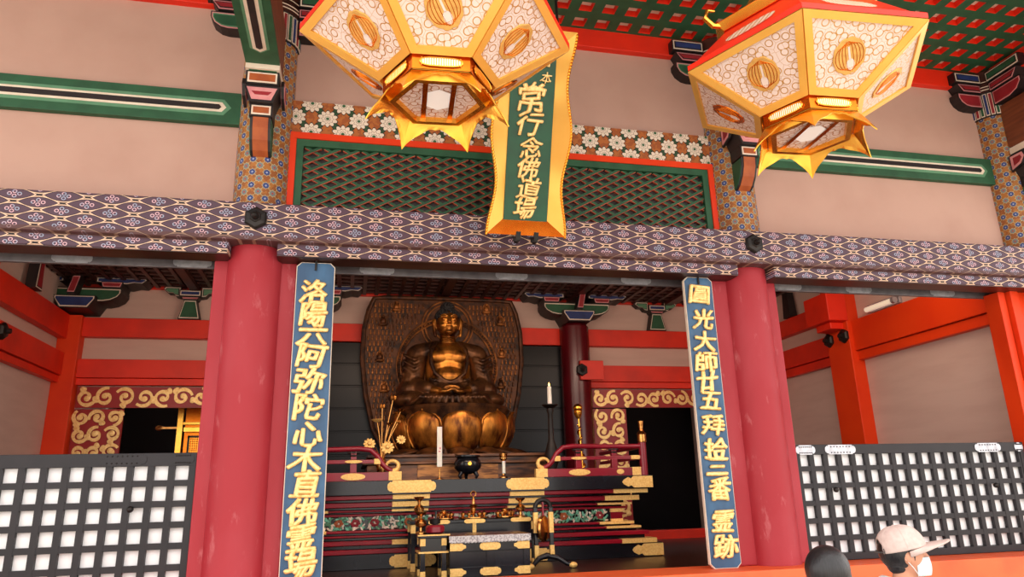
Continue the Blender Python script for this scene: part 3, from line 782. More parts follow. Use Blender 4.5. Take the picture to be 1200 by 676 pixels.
    mb = MB()
    for k in range(6):
        mb = MB(); v = V(.55, zt+.35, k); d = Vector((math.cos(th+k*PI/3), math.sin(th+k*PI/3), 0))
        mb.tube([v-d*.1, v+d*.02, v+d*.07+Vector((0, 0, .05)), v+d*.05+Vector((0, 0, .11)), v+Vector((0, 0, .11))], [.02, .02, .017, .013, .008], 8)
        part('roof_curl', mb, 'gold', t, smooth=True)
    mb = MB().lathe([(.1, zt+.9), (.13, zt+.95), (.06, zt+1.02), (.015, zt+1.06), (.015, 5.99)], 16, (x, y)); part('hanging_rod', mb, 'gold', t, smooth=True)
    # neck with slotted vents
    z1 = zb-.085
    part('neck', MB().lathe([(r-.012, zb+.005), (r-.012, z1)], 6, (x, y), a0=th, close=False), 'gold_deep', t)
    mb, ms = MB(), MB()
    for k in range(6):
        A, B, C, D = V(r-.008, zb-.015, k), V(r-.008, zb-.015, k+1), V(r-.008, z1+.015, k+1), V(r-.008, z1+.015, k)
        X = (B-A).normalized(); out = Vector(((A+B)/2-Vector((x, y, 0)))); out.z = 0; out.normalize(); L = (B-A).length; c = (A+B+C+D)/4
        pts = []
        for i in range(20):
            a = 2*PI*i/20; sx = L*.36; pts.append(c+X*(math.copysign(abs(math.cos(a))**.5, math.cos(a))*sx)+Vector((0, 0, math.sin(a)*.026))+out*.002)
        mb._a([tuple(p) for p in pts], [tuple(range(20))])
        for i in range(17): p = c+X*(L*.66*(i/16-.5)); ms.tube([p+Vector((0, 0, .024))+out*.004, p-Vector((0, 0, .024))-out*-.004], .0028, 5)
        ms.tube([p+out*.003 for p in pts+pts[:1]], .004, 5)
    part('vent_paper', mb, 'white_paper', t); part('vent_bars', ms, 'gold', t)
    # flared skirt with pointed corner leaves
    mb = MB(); n = 16
    for k in range(6):
        rows = []
        for j in range(5):
            tj = j/4; row = []
            for i in range(n+1):
                u = i/n; e = abs(2*u-1)
                rad = r-.015+.045*tj+.05*tj*e*e; z = z1-.004-.045*tj**1.4-.115*tj*max(0, (e-.12)/.88)**1.9+(.006*math.sin(e*PI*3) if j == 4 else 0)
                P_ = V(rad, z, k).lerp(V(rad, z, k+1), u); row.append(P_)
            rows.append(row)
        for j in range(4):
            for i in range(n): mb.quad(rows[j][i], rows[j][i+1], rows[j+1][i+1], rows[j+1][i])
    o = part('flared_skirt', mb, 'gold', t); sd = o.modifiers.new('thick', 'SOLIDIFY'); sd.thickness = .006
    # bottom opening plate
    zp = z1-.02
    mb = MB().lathe([(r-.02, z1), (r-.05, zp-.03), (r-.085, zp-.03), (r-.09, zp)], 6, (x, y), a0=th, close=False); part('base_ring', mb, 'gold', t)
    mb = MB(); mb._a([tuple(V(r-.08, zp, k)) for k in range(6)], [tuple(range(6))]); uvmap(part('base_sheet', mb, 'openwork_dark', t), Vector((1, 0, 0)), Vector((0, 1, 0)))
    mb = MB(); mb._a([tuple(V(.11, zp-.004, k+.5)) for k in range(6)], [tuple(range(6))]); part('base_window', mb, 'white_paper', t)
    mb = MB()
    for s in (-1, 1):
        a, b = V(r-.085, zp-.008, 0), V(r-.085, zp-.008, 1); d = (V(r-.085, zp-.008, 4)-a)
        X = (b-a).normalized()*.028; c0 = a.lerp(b, .5+.33*s); mb.box(0, 0, 0, 0, 0, 0) if False else mb.quad(c0-X*.5, c0+X*.5, c0+X*.5+d, c0-X*.5+d)
    part('base_straps', mb, 'gold_deep', t)
    return t
lantern(.435, -2.4, 'gilt hexagonal lantern hanging in front of the green plaque, the left of two')
lantern(2.79, -2.4, 'gilt hexagonal lantern with red rim hanging right of the green plaque')

# ================================================================== LATTICE FENCES
def fence(x0, x1, z1, label, fit, fm, name='lattice_fence'):
    t = thing(name, label, 'fence', ((x0+x1)/2, 0, .885)); z0 = .888; px, b = .1433, .045; pz = (.888 if x0 < 0 else .898)/6
    TR = .095 if x0 < 0 else .085; mb = MB().box(x0, x1, -.03, .02, z1-TR, z1, 0).box(x0, x1, -.03, .02, z0, z0+.058, 0)
    mb.box(x0, x0+.05, -.03, .02, z0+.058, z1-TR, 0).box(x1-.05, x1, -.03, .02, z0+.058, z1-TR, 0)
    part('panel_frame', mb, 'lattice_black', t, bevel=.003)
    mb = MB(); x = x1-.05-.098-b if x0 < 0 else x0+.05+.098
    while x0+.03 < x < x1-.05:
        mb.box(x, x+b, -.024, .012, z0+.05, z1-.08); x += -px if x0 < 0 else px
    z = z1-TR-(pz-b)-b
    for _ in range(5): mb.box(x0+.05, x1-.05, -.022, .010, z, z+b); z -= pz
    part('square_grid', mb, 'lattice_black', t)
    part('white_backing', MB().box(x0+.02, x1-.02, .021, .03, z0+.02, z1-.02), 'white_paper', t)
    for xf, w in fit:
        mb = MB().prism([(xf+a, z1-.047+c) for a, c in fitting_outline(w, .085)], -.035, -.028)
        for a in range(-3, 4):
            for c in (-.026, .026): mb.ball((xf+a*w*.1, -.036, z1-.047+c), .006, 8, 5, 1)
        part('rivet_plate', mb, [fm, 'iron'], t)
    for xb in ((x1-.42, x1-1.75) if x0 < 0 else (x0+.36, x1-.42)):
        part('door_stud', MB().ball((xb, -.04, z1-.40), .024, 12, 8), 'iron', t, smooth=True)
fence(-3.95, -1.105, 1.884, 'black square lattice panel left of the left red pillar', [(-1.62, .34), (-1.2, .16)], 'lattice_black')
fence(3.95, 6.46, 1.884, 'black square lattice panel with silver plates right of the right red pillar', [(4.06, .2), (4.42, .32), (6.04, .3), (6.4, .1)], 'silver')

# ================================================================== REAR WALL DETAILS
def scroll(mb, c, r, turns, hand, a0, w, y):
    pts = []; n = 30
    for i in range(n+1):
        s = i/n; a = a0+hand*s*turns*2*PI; rad = r*(1-s*.82); pts.append((c[0]+rad*math.cos(a), c[1]+rad*math.sin(a)))
    L = []; Rg = []
    for i, p in enumerate(pts):
        q = pts[min(i+1, n)]; o = pts[max(i-1, 0)]; d = Vector((q[0]-o[0], q[1]-o[1])).normalized(); ww = w*(1.25 if i > n-4 else .75+.35*math.sin(i/n*PI*3)**2)
        L.append((p[0]-d.y*ww, y, p[1]+d.x*ww)); Rg.append((p[0]+d.y*ww, y, p[1]-d.x*ww))
    for i in range(n): mb.quad(L[i], L[i+1], Rg[i+1], Rg[i])
    mb.ball((pts[-1][0], y, pts[-1][1]), (w*1.7, .003, w*1.7), 10, 6)
def scroll_panel(x0, x1, z0, z1, label):
    t = thing('scroll_panel', label, 'panel', ((x0+x1)/2, YB, z0)); w, h = x1-x0, z1-z0
    part('red_ground', MB().box(x0, x1, 5.03, 5.07, z0, z1), 'scroll_red', t)
    mb = MB(); s = .245; nx, nz = max(1, round(w/s)), max(1, round(h/s)); k = 0
    for i in range(nx):
        for j in range(nz):
            cx, cz = x0+w*(i+.5)/nx, z0+h*(j+.5)/nz; hand = 1 if (i+j) % 2 else -1; a0 = (i*1.3+j*2.1) % 6.28; r = min(w/nx, h/nz)*.53
            scroll(mb, (cx, cz), r, 1.15, hand, a0, .024, 5.026-.0006*k); k += 1
            scroll(mb, (cx+r*.9*math.cos(a0+2), cz+r*.9*math.sin(a0+2)), r*.36, .8, -hand, a0+4, .019, 5.026-.0006*k); k += 1
    part('gold_scrollwork', mb, 'gold_letter', t)
scroll_panel(-3.68, -3.06, .93, 2.80, 'red panel with gold scrollwork standing beside the left rear opening')
scroll_panel(-3.68, -.7, 2.82, 3.11, 'long red and gold scrollwork band over the left rear opening')
scroll_panel(3.80, 4.35, .93, 2.80, 'red panel with gold scrollwork standing beside the right rear opening')
scroll_panel(3.80, 6.62, 2.82, 3.11, 'long red and gold scrollwork band over the right rear opening')
def rear_pillar(x, label):
    t = thing('inner_pillar', label, 'pillar', (x, 4.9, .8))
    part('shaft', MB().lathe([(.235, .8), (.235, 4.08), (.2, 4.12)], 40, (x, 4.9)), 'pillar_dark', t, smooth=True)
    mb = MB().box(x-.02 if x > 1 else x-.36, x+.36 if x > 1 else x+.02, 4.60, 4.66, 3.20, 3.50); part('beam_nose', mb, 'vermilion_dark', t, bevel=.006)
    hexa(x+.0 if x > 1 else x, 4.60, 3.35, .1, t)
rear_pillar(3.5, 'dark red inner pillar with hexagonal nail cover behind the altar railing')
rear_pillar(-.72, 'dark red inner pillar behind the left blue board')
def strut(x, label, z0=4.085, z1=4.56):
    t = thing('painted_strut', label, 'bracket', (x, 5.0, z0))
    mb = MB(); framed(mb, [(x-.15, z0), (x-.085, z0+.29), (x+.085, z0+.29), (x+.15, z0)], 4.94, 5.09, (0, 1, 2, 2), .014); part('flared_leg', mb, PAINT, t)
    mb = MB(); framed(mb, [(x-.10, z0+.29), (x+.10, z0+.29), (x+.12, z0+.33), (x-.12, z0+.33)], 4.92, 5.09, (0, 5, 4), .008); part('neck_block', mb, PAINT, t)
    mb = MB(); framed(mb, [(x-.15, z0+.33), (x+.15, z0+.33), (x+.15, z0+.43), (x-.15, z0+.43)], 4.90, 5.09, (0, 1, 3), .014); part('cap_block', mb, PAINT, t)
    for s in (-1, 1):
        mb = MB(); P = [(x+s*a, z0+b) for a, b in ((.14, .33), (.2, .34), (.24, .39), (.31, .39), (.38, .45), (.36, .485), (.14, .485))]
        framed(mb, P, 4.95, 5.09, (0, 1, 0, 7), .012); part('cloud_arm', mb, PAINT, t)
strut(-2.32, 'green flared strut with cloud arms on the left rear orange beam')
strut(4.98, 'green flared strut with cloud arms on the right rear orange beam')
def head_bracket(x, label, y=4.75, a=0.):
    t = thing('pillar_bracket', label, 'bracket', (x, y+.1, 4.1))
    mb = MB(); framed(mb, [(x-.26, 4.26), (x-.18, 4.12), (x+.18, 4.12), (x+.26, 4.26), (x+.26, 4.3), (x-.26, 4.3)], y-.18, y+.35, (0, 1, 3), .014); part('bearing_block', mb, PAINT, t)
    mb = MB(); framed(mb, [(x+u, 4.44+v) for u, v in arm_pts(1.1, .2)], y-.08, y+.3, (0, 1, 2), .014); part('boat_arm', mb, PAINT, t)
    for s in (-1, 1):
        mb = MB(); framed(mb, [(x+s*.3, 4.44), (x+s*.54, 4.44), (x+s*.56, 4.53), (x+s*.28, 4.53)], y-.1, y+.3, (0, 5, 4), .012); part('small_block', mb, PAINT, t)
        mb = MB(); P = [(x+s*u, 4.53+v) for u, v in ((.2, 0), (.6, -.03), (.7, 0), (.8, -.01), (.86, .05), (.84, .075), (.2, .075))]
        framed(mb, P, y-.06, y+.3, (0, 1, 3), .012); part('cloud_arm', mb, PAINT, t)
    mb = MB(); framed(mb, [(x-.07, 4.3), (x+.03, 4.3), (x+.09, 4.55), (x-.01, 4.55)], y-.3, y-.12, (0, 5, 4), .012); part('tongue', mb, PAINT, t)
head_bracket(3.5, 'painted bracket set on the dark red inner pillar right of the statue')
head_bracket(-.72, 'painted bracket showing beside the top of the left blue board')
head_bracket(-3.72, 'painted bracket in the left rear corner under the dark ceiling')
for nm, x, y, lb in (('roof_strut', -3.85, 3.6, 'dark slanting strut on the left side wall under the inner ceiling'), ('roof_strut', 6.78, 3.9, 'dark slanting strut on the right side wall under the inner ceiling')):
    mb = MB(); mb.T = Matrix.Translation((x, y, 0)) @ Matrix.Rotation(PI/2, 4, 'Z'); framed(mb, [(-.10, 4.1), (.10, 4.1), (.06, 4.5), (-.06, 4.5)], -.06, .06, (0, 1, 0, 4), .012)
    tag(part(nm, mb, PAINT), lb, 'bracket')
# nose block and nail cover on the right wall post
t = thing('beam_nose', 'orange bracket block with iron nail cover on the right wall post', 'bracket', (6.6, 2.76, 3.4))
part('block', MB().box(6.42, 6.72, 2.5, 3.02, 3.72, 4.12), 'vermilion_dark', t, bevel=.01)
part('neck', MB().box(6.5, 6.72, 2.6, 2.92, 3.62, 3.72), 'vermilion_dark', t, bevel=.01)
mb = MB(); mb.T = Matrix.Translation((6.70, 2.60, 3.52)) @ Matrix.Rotation(-PI/2, 4, 'Y'); mb.lathe([(.1, 0), (.1, .03), (.08, .05), (.03, .06), (.03, .1)], 6); part('nail_cover', mb, 'iron', t)
mb = MB(); mb.T = Matrix.Translation((6.70, 2.93, 3.52)) @ Matrix.Rotation(-PI/2, 4, 'Y'); mb.lathe([(.1, 0), (.1, .03), (.08, .05), (.03, .06), (.03, .1)], 6); part('nail_cover', mb, 'iron', t)
# left wall nose at frame edge
mb = MB(); mb.T = Matrix.Translation((-3.86, 3.0, 3.44)) @ Matrix.Rotation(PI/2, 4, 'Y'); mb.lathe([(.1, 0), (.1, .03), (.08, .05), (.03, .06), (.03, .1)], 6)
tag(part('nail_cover', mb, 'iron'), 'iron nail cover on the left wall beam at the edge of view', 'fitting')
struct('trim_17', MB().box(XL, XL+.12, 2.3, 2.72, .8, 4.45), 'vermilion_dark', bevel=.01)
# wall lamp
t = thing('wall_lamp', 'short tube lamp on the right wall above the orange beam', 'lamp', (6.84, 1.9, 3.8))
a, b = at(1022, 370, 2.19), at(1056, 366, 1.72)
a, b = Vector((6.80, 2.22, 3.80)), Vector((6.80, 1.72, 3.80))
part('tube', MB().tube([a, b], .035, 14), 'tube_light', t, smooth=True)
part('backplate', MB().box(6.85, 6.9, 1.66, 2.26, 3.76, 3.87), 'silver', t, bevel=.004)
part('end_cap', MB().tube([b, b-Vector((0, .05, 0))], .04, 14), 'silver', t)
# carved nose at far right below beam
t = thing('carved_nose', 'carved green cloud beam end at the far right under the painted beam', 'bracket', (6.9, -.3, 3.3))
mb = MB(); q = [(6.78, 3.52), (7.3, 3.52), (7.3, 3.2), (7.05, 3.22), (6.92, 3.26), (6.84, 3.34), (6.77, 3.36)]
mb.prism(q, -.34, -.235, 0); part('nose_body', mb, ['rib_wood'], t)
mb = MB()
for cx, cz, r, h in ((6.87, 3.44, .05, 1), (6.96, 3.40, .06, -1), (7.08, 3.36, .07, 1), (7.02, 3.47, .05, -1)): scroll(mb, (cx, cz), r, 1.1, h, cx*5, .011, -.346)
part('cloud_scrolls', mb, 'green_mid', t)
# golden cabinet in the room behind the left opening
def shrine():
    x0, x1 = -2.42, -.9; y = 5.9; t = thing('gilt_shrine', 'gilded cabinet with lattice doors glimpsed through the left rear opening', 'cabinet', ((x0+x1)/2, y, .8))
    part('body', MB().box(x0, x1, y, y+.8, .8, 2.98), 'gold_deep', t)
    mb = MB().box(x0-.1, x0-.02, y-.08, y, .8, 2.95).box(x0, x1, y-.1, y, 2.55, 2.62).box(x0-.04, x1, y-.06, y, 2.66, 2.7); part('gilt_posts', mb, 'gold', t, bevel=.004)
    for i in range(3):
        a = x0+.06+i*.36
        mb = MB().box(a, a+.32, y-.03, y, 1.0, 2.5)
        d = part('lattice_door', mb, 'gold_deep', t)
        mb = MB().box(a, a+.03, y-.05, y-.03, 1.0, 2.5).box(a+.29, a+.32, y-.05, y-.03, 1.0, 2.5)
        for z in (1.0, 1.6, 2.1, 2.47): mb.box(a, a+.32, y-.05, y-.03, z, z+.03)
        sub('door_frame', mb, 'ink', d, t)
        mb = MB()
        for j in range(9): mb.tube([(a+.03+j*.03, y-.036, 2.13), (a+.03+j*.03, y-.036, 2.47)], .005, 5)
        for j in range(10): mb.tube([(a+.03, y-.036, 2.15+j*.033), (a+.29, y-.036, 2.15+j*.033)], .005, 5)
        sub('door_lattice', mb, 'gold', d, t)
    mb = MB().box(x0-.35, x0-.02, y-.06, y-.02, 2.6, 2.63).ball((x0-.35, y-.04, 2.615), (.06, .03, .04), 10, 6); part('cornice_finial', mb, 'brass', t)
shrine()

# ================================================================== ALTAR
AX, AY = 1.35, 2.2
def altar():
    t = thing('altar_platform', 'tiered red and black lacquer altar with gilt fittings and carved flower band', 'altar', (AX, AY, .8))
    D = 3.9                                   # depth to the back wall
    def tier(hw, z0, z1, m, nm, yo=0., bev=.006): return part(nm, MB().box(AX-hw, AX+hw, AY+yo, AY+D-2.0, z0, z1), m, t, bevel=bev)
    tier(2.22, .80, .955, 'lacquer_black', 'base_board', 0)
    for i, (hw, z0, z1, m) in enumerate(((2.15, .955, 1.0, 'lacquer_red'), (2.05, 1.0, 1.04, 'lacquer_black'), (2.09, 1.04, 1.085, 'lacquer_red'), (1.98, 1.085, 1.115, 'lacquer_black'),
            (2.02, 1.115, 1.135, 'lacquer_red'), (1.93, 1.135, 1.16, 'lacquer_black'), (1.96, 1.16, 1.185, 'lacquer_red'), (1.86, 1.185, 1.33, 'lacquer_black'), (1.90, 1.33, 1.355, 'lacquer_red'),
            (1.86, 1.355, 1.375, 'lacquer_black'), (1.95, 1.375, 1.395, 'lacquer_red'), (1.88, 1.395, 1.425, 'lacquer_black'), (2.02, 1.425, 1.475, 'lacquer_red'), (1.95, 1.475, 1.505, 'lacquer_black'), (2.10, 1.505, 1.55, 'lacquer_red'))):
        tier(hw, z0, z1, m, 'moulding', 2.14-hw)
    tier(2.15, 1.55, 1.70, 'lacquer_black', 'top_board', 0)
    def plate(x, z, w, h, y, half=False):
        mb = MB(); pts = [(x+a, z+b) for a, b in fitting_outline(w, h)]
        if half: pts = [(min(a, x+.0), b) for a, b in pts]
        part('gilt_plate', mb.prism(pts, y-.008, y+.004), 'gold_flat', t, bevel=.002)
    ya = AY
    for x in (.70, AX+AX-.70): plate(x, 1.632, .53 if x < 1 else .5, .13, ya)
    for x in (.72, 2.0): plate(x, .875, .5, .13, ya)
    for s in (-1, 1):
        def endp(hw, z, w, h, y):
            xe = AX+s*hw; q = [(0, h/2), (-w*.62, h/2), (-w*.7, h*.3), (-w*.8, h*.42), (-w*.95, h*.2), (-w, 0)]; q = q+[(a, -b) for a, b in q[::-1]]
            part('gilt_corner', MB().prism([(xe+s*a, z+b) for a, b in q], y-.008, y+.004).box(min(xe, xe+s*.008), max(xe, xe+s*.008), y-.008, y+.4, z-h/2, z+h/2), 'gold_flat', t, bevel=.002)
        endp(2.15, 1.625, .37, .13, ya); endp(2.22, .878, .37, .13, ya)
        for hw, z0, z1 in ((2.10, 1.505, 1.55), (2.02, 1.425, 1.475), (1.95, 1.375, 1.395), (1.96, 1.16, 1.185), (2.02, 1.115, 1.135), (2.15, .955, 1.0)):
            x0, x1 = sorted((AX+s*(hw-.42), AX+s*hw)); y = ya+2.14-hw
            part('gilt_sleeve', MB().box(x0, x1+.003*s if s > 0 else x1, y-.005, y+.3, z0-.002, z1+.002), 'gold_flat', t)
    for x in (.70, 2.0):
        for hw, z0, z1 in ((2.10, 1.505, 1.55), (2.02, 1.425, 1.475), (1.95, 1.375, 1.395), (2.09, 1.04, 1.085)):
            y = ya+2.14-hw; part('gilt_sleeve', MB().box(x-.2, x+.2, y-.005, y+.05, z0-.002, z1+.002), 'gold_flat', t)
    # carved flower panels in the waist
    yw = ya+2.14-1.86
    FM = ['green_mid', 'red_paint', 'cream', 'ochre_paint', 'leaf_teal']
    for (xa, xb) in ((AX-1.78, AX-1.15), (AX-1.1, AX-.32), (AX-.2, AX+.4), (AX+.5, AX+1.66)):
        mb = MB(); n = int((xb-xa)/.028)
        for i in range(n):
            for q in range(5):
                x = xa+(i+random.random())*(xb-xa)/n; z = 1.2+random.random()*.12; a = random.random()*6.28; mi = (0, 4, 4, 2, 0, 2)[random.randrange(6)]
                mb.ball((x, yw-.012-random.random()*.014, z), (.030, .009, .012), 8, 5, mi, Matrix.Rotation(a, 3, 'Y'))
        for x in (xa+.07, (xa+xb)/2+.05, xb-.09):
            m_ = random.choice((1, 1, 3))
            for k in range(6): a = k*PI/3; mb.ball((x+.03*math.cos(a), yw-.026, 1.26+.026*math.sin(a)), (.024, .010, .020), 8, 5, 1 if x > xb-.1 or x < xa+.1 else 3)
            mb.ball((x, yw-.038, 1.26), .012, 8, 5, 2)
        part('carved_flowers', mb, FM, t, smooth=True)
    for x in (AX-1.82, AX+1.78): part('waist_post', MB().box(x-.07, x+.07, yw-.03, yw+.02, 1.185, 1.33), 'lacquer_red', t); part('post_cap', MB().box(x-.075, x+.075, yw-.035, yw, 1.29, 1.33).box(x-.075, x+.075, yw-.035, yw, 1.185, 1.215), 'gold_flat', t)
mat('leaf_teal', (84, 166, 138), .5).mottle((140, 200, 170), 20)
altar()
# railings on the altar top
def railing(s, label):
    t = thing('altar_railing', label, 'railing', (AX+s*1.4, AY+.06, 1.70)); y = AY+.07
    xi, xo = AX+s*.70, AX+s*2.08
    X = lambda a: AX+s*a
    def bx(nm, a, b, z0, z1, m, w=.03, par=t):
        q = sorted((X(a), X(b))); return part(nm, MB().box(q[0], q[1], y-w, y+w, z0, z1), m, par, bevel=.004)
    bx('bottom_rail', .78, 2.06, 1.70, 1.79, 'lacquer_rail', .035)
    bx('middle_rail', .98, 2.06, 1.885, 1.925, 'lacquer_rail', .022)
    P = [(X(2.08), y, 2.035), (X(1.6), y, 2.035), (X(1.22), y, 2.045), (X(1.1), y, 2.03), (X(1.02), y, 1.96), (X(.97), y, 1.88), (X(.92), y, 1.83), (X(.86), y, 1.80)]
    part('top_rail', MB().tube(P, .028, 12), 'lacquer_rail', t, smooth=True)
    P = []
    for i in range(13): a = PI*1.45*i/12; P.append((X(.86-.055*math.sin(a)*1.2), y, 1.855-.055*math.cos(a)))
    part('curled_tip', MB().tube(P, [.028-.001*i for i in range(13)], 12), 'gold_flat', t, smooth=True)
    for a in (1.28, 1.72): bx('rail_post', a-.035, a+.035, 1.79, 1.89, 'lacquer_rail', .03); bx('rail_neck', a-.03, a+.03, 1.925, 2.01, 'lacquer_rail', .025)
    for a in (1.28, 1.72):
        mb = MB().ball((X(a), y, 2.0), (.07, .03, .018), 12, 6).ball((X(a), y-.01, 1.97), (.04, .03, .015), 12, 6); part('knot_block', mb, 'ink', t)
    for a, w, z, h in ((1.28, .26, 1.745, .075), (1.28, .19, 1.905, .035), (1.78, .09, 1.745, .06)):
        mb = MB(); mb.T = Matrix.Translation((X(a), y-.036, z)) @ Matrix.Rotation(PI/2, 4, 'X'); mb.lathe([(.5, -.002), (.5, .004), (.46, .006)], 28); 
        for i in range(len(mb.v)): v = mb.v[i]; mb.v[i] = (X(a)+(v[0]-X(a))*w, v[1], z+(v[2]-z)*h)
        part('gilt_oval', mb, 'gold_flat', t)
    bx('gilt_end', .76, .90, 1.698, 1.795, 'gold_flat', .038); bx('gilt_joint', .99, 1.06, 1.875, 1.935, 'gold_flat', .026)
    bx('gilt_end', 1.93, 2.04, 1.698, 1.795, 'gold_flat', .038); bx('gilt_joint', 1.93, 2.04, 1.882, 1.93, 'gold_flat', .025)
    part('newel', MB().lathe([(.045, 1.70), (.045, 2.08)], 20, (X(2.09), y)), 'lacquer_rail', t, smooth=True)
    part('newel_finial', MB().lathe([(.052, 2.08), (.055, 2.1), (.052, 2.17), (.06, 2.18), (.035, 2.2), (.022, 2.24), (.03, 2.28), (.034, 2.33), (.0, 2.335)], 20, (X(2.09), y)), 'brass', t, smooth=True)
    # return rail going to the back along the altar side
    xs = X(2.09)
    part('side_rail', MB().box(xs-.03, xs+.03, y+.04, y+1.5, 1.70, 1.79).box(xs-.02, xs+.02, y+.04, y+1.5, 1.885, 1.925), 'lacquer_rail', t)
    part('side_top_rail', MB().tube([(xs, y+.03, 2.035), (xs, y+1.5, 2.035)], .028, 12), 'lacquer_rail', t)
mat('lacquer_rail', (140, 20, 40), .28).mottle((124, 14, 34), 3)
railing(-1, 'red altar railing with curled gilt tip, beside the left blue board')
railing(1, 'red altar railing with curled gilt tip and brass finial, right of the statue')

# ================================================================== STATUE
BX, BY, BZ = 1.385, 3.9, 2.66
def statue():
    t = thing('seated_buddha', 'large gilded seated statue in meditation on a lotus throne before the carved halo', 'statue', (BX-.07, BY, BZ))
    o3 = Vector((BX-.07, BY, BZ))
    def T(mb): mb.T = Matrix.Translation(o3); return mb
    # body : chest, neck, head, hands as one surface
    mb = T(MB())
    mb.ball((0, .0, .55), (.33, .22, .42)); mb.ball((0, -.03, .72), (.30, .2, .2)); mb.ball((-.12, -.16, .70), (.14, .07, .10)); mb.ball((.12, -.16, .70), (.14, .07, .10))
    mb.ball((0, -.12, .42), (.24, .16, .16))
    mb.tube([(0, .0, .85), (0, -.01, .98), (0, -.02, 1.06)], [.13, .105, .11], 18)
    for z in (.93, .97): mb.ball((0, -.02, z), (.125, .12, .018), 20, 8)
    H = Vector((0, -.04, 1.20))
    mb.ball(H, (.165, .18, .2), 24, 16); mb.ball(H+Vector((0, -.03, -.10)), (.125, .14, .11), 20, 12)
    mb.ball(H+Vector((0, -.15, -.155)), (.05, .04, .035)); 
    mb.tube([H+Vector((0, -.165, .07)), H+Vector((0, -.195, -.005)), H+Vector((0, -.2, -.035))], [.014, .021, .028], 10)
    for s in (-1, 1):
        mb.tube([H+Vector((s*.025, -.17, .075)), H+Vector((s*.075, -.168, .095)), H+Vector((s*.13, -.125, .075))], [.009, .011, .007], 8)
        mb.ball(H+Vector((s*.066, -.158, .025)), (.04, .022, .02), 14, 8); mb.ball(H+Vector((s*.085, -.12, -.06)), (.055, .05, .05), 12, 8)
        mb.tube([H+Vector((s*.17, .01, .08)), H+Vector((s*.195, .01, .02)), H+Vector((s*.188, .0, -.06)), H+Vector((s*.178, -.01, -.16)), H+Vector((s*.17, -.01, -.2))], [.02, .032, .024, .024, .02], 10)
    mb.ball(H+Vector((0, -.172, -.083)), (.046, .018, .0095), 12, 6); mb.ball(H+Vector((0, -.168, -.108)), (.036, .018, .011), 12, 6)
    # hands folded in the lap : palms, fingers, raised thumbs
    for s in (-1, 1):
        capsule(mb, (s*.42, -.20, .27), (s*.17, -.40, .20), .075, .05)
        mb.ball((s*.10, -.45, .185), (.085, .055, .03), 14, 8, 0, Matrix.Rotation(s*.25, 3, 'Z'))
        for i in range(4):
            yy = -.49+i*.022; zz = .195+.006*i+(.012 if s > 0 else 0)
            mb.tube([(s*.06, yy, zz), (s*.0, yy-.004, zz+.012), (-s*.045, yy, zz+.006)], [.016, .0145, .011], 8)
        mb.tube([(s*.12, -.44, .20), (s*.085, -.46, .245), (s*.035, -.465, .262), (s*.006, -.465, .262)], [.022, .018, .015, .012], 8)
    remesh(mb, 'statue_gold', 'body', .011, 2, t)
    mb = T(MB()); mb.ball(H+Vector((0, .03, .06)), (.178, .178, .165), 24, 14); mb.ball(H+Vector((0, .03, .22)), (.095, .1, .09), 20, 12)
    for i in range(420):                       # tight curls
        u = random.random(); a = random.random()*2*PI; z = 1-1.0*u; r = math.sqrt(max(0, 1-z*z))
        p = Vector((.18*r*math.cos(a), .18*r*math.sin(a)+.03, .168*z+.06))
        if p.y < -.10 and p.z < .11: continue
        mb.ball(H+p, .0135, 6, 4)
    for i in range(90):
        z = random.random(); a = random.random()*2*PI; r = math.sqrt(1-z*z); mb.ball(H+Vector((.097*r*math.cos(a), .03+.1*r*math.sin(a), .22+.09*z)), .0125, 6, 4)
    part('hair', mb, 'statue_hair', t, smooth=True)
    # robe : shoulders, sleeves, lap and legs with folds
    mb = T(MB())
    for s in (-1, 1):
        capsule(mb, (s*.16, .06, .84), (s*.40, .03, .76), .13, .15); capsule(mb, (s*.42, .03, .74), (s*.50, -.04, .36), .155, .15); capsule(mb, (s*.50, -.05, .32), (s*.30, -.30, .24), .13, .095)
        mb.ball((s*.5, .0, .25), (.2, .25, .16)); mb.ball((s*.48, -.12, .10), (.30, .30, .125)); mb.ball((s*.56, -.06, .09), (.22, .30, .11))
        # lapel edge down the chest
        mb.tube([(s*.15, -.02, .93), (s*.235, -.14, .80), (s*.25, -.2, .62), (s*.20, -.245, .46), (s*.08, -.28, .36), (0, -.29, .335)], [.03, .034, .032, .03, .028, .028], 10)
        for i in range(6):                   # sleeve folds
            z = .70-i*.085; mb.tube([(s*(.36+.01*i), -.11-.01*i, z), (s*.47, -.17, z-.05-.01*i), (s*(.60+.006*i), -.09, z+.03), (s*(.62), .02, z+.07)], [.012, .024, .024, .01], 8)
    mb.ball((0, .12, .5), (.44, .2, .42)); mb.ball((0, -.2, .08), (.52, .30, .10)); mb.ball((0, -.28, .09), (.40, .2, .09)); mb.ball((0, -.24, .22), (.3, .18, .1))
    for i in range(4): z = .40-.045*i; mb.tube([(x_, -.235-.02*i-.05*(1-(x_/.3)**2), z-.06*(1-(x_/.3)**2)) for x_ in [(-.28+.56*j/10) for j in range(11)]], .016, 8)
    for i in range(13):                      # skirt folds fanning over the seat
        a = -1+2*i/12; mb.tube([(a*.28, -.40, .165-.03*abs(a)), (a*.42, -.50, .11), (a*.52, -.505+.10*abs(a), .04), (a*.60, -.47+.2*abs(a), -.005)], [.016, .028, .03, .024], 8)
    for s in (-1, 1):
        for i in range(7):
            k = i/6; mb.tube([(s*(.20+.05*i), -.42+.01*i, .16-.004*i), (s*(.42+.045*i), -.46+.05*i, .115+.01*i), (s*(.62+.025*i), -.32+.06*i, .06+.018*i), (s*(.74+.01*i), -.16+.06*i, .05+.02*i)], [.014, .026, .026, .012], 8)
    remesh(mb, 'statue_robe', 'robe', .014, 1, t)
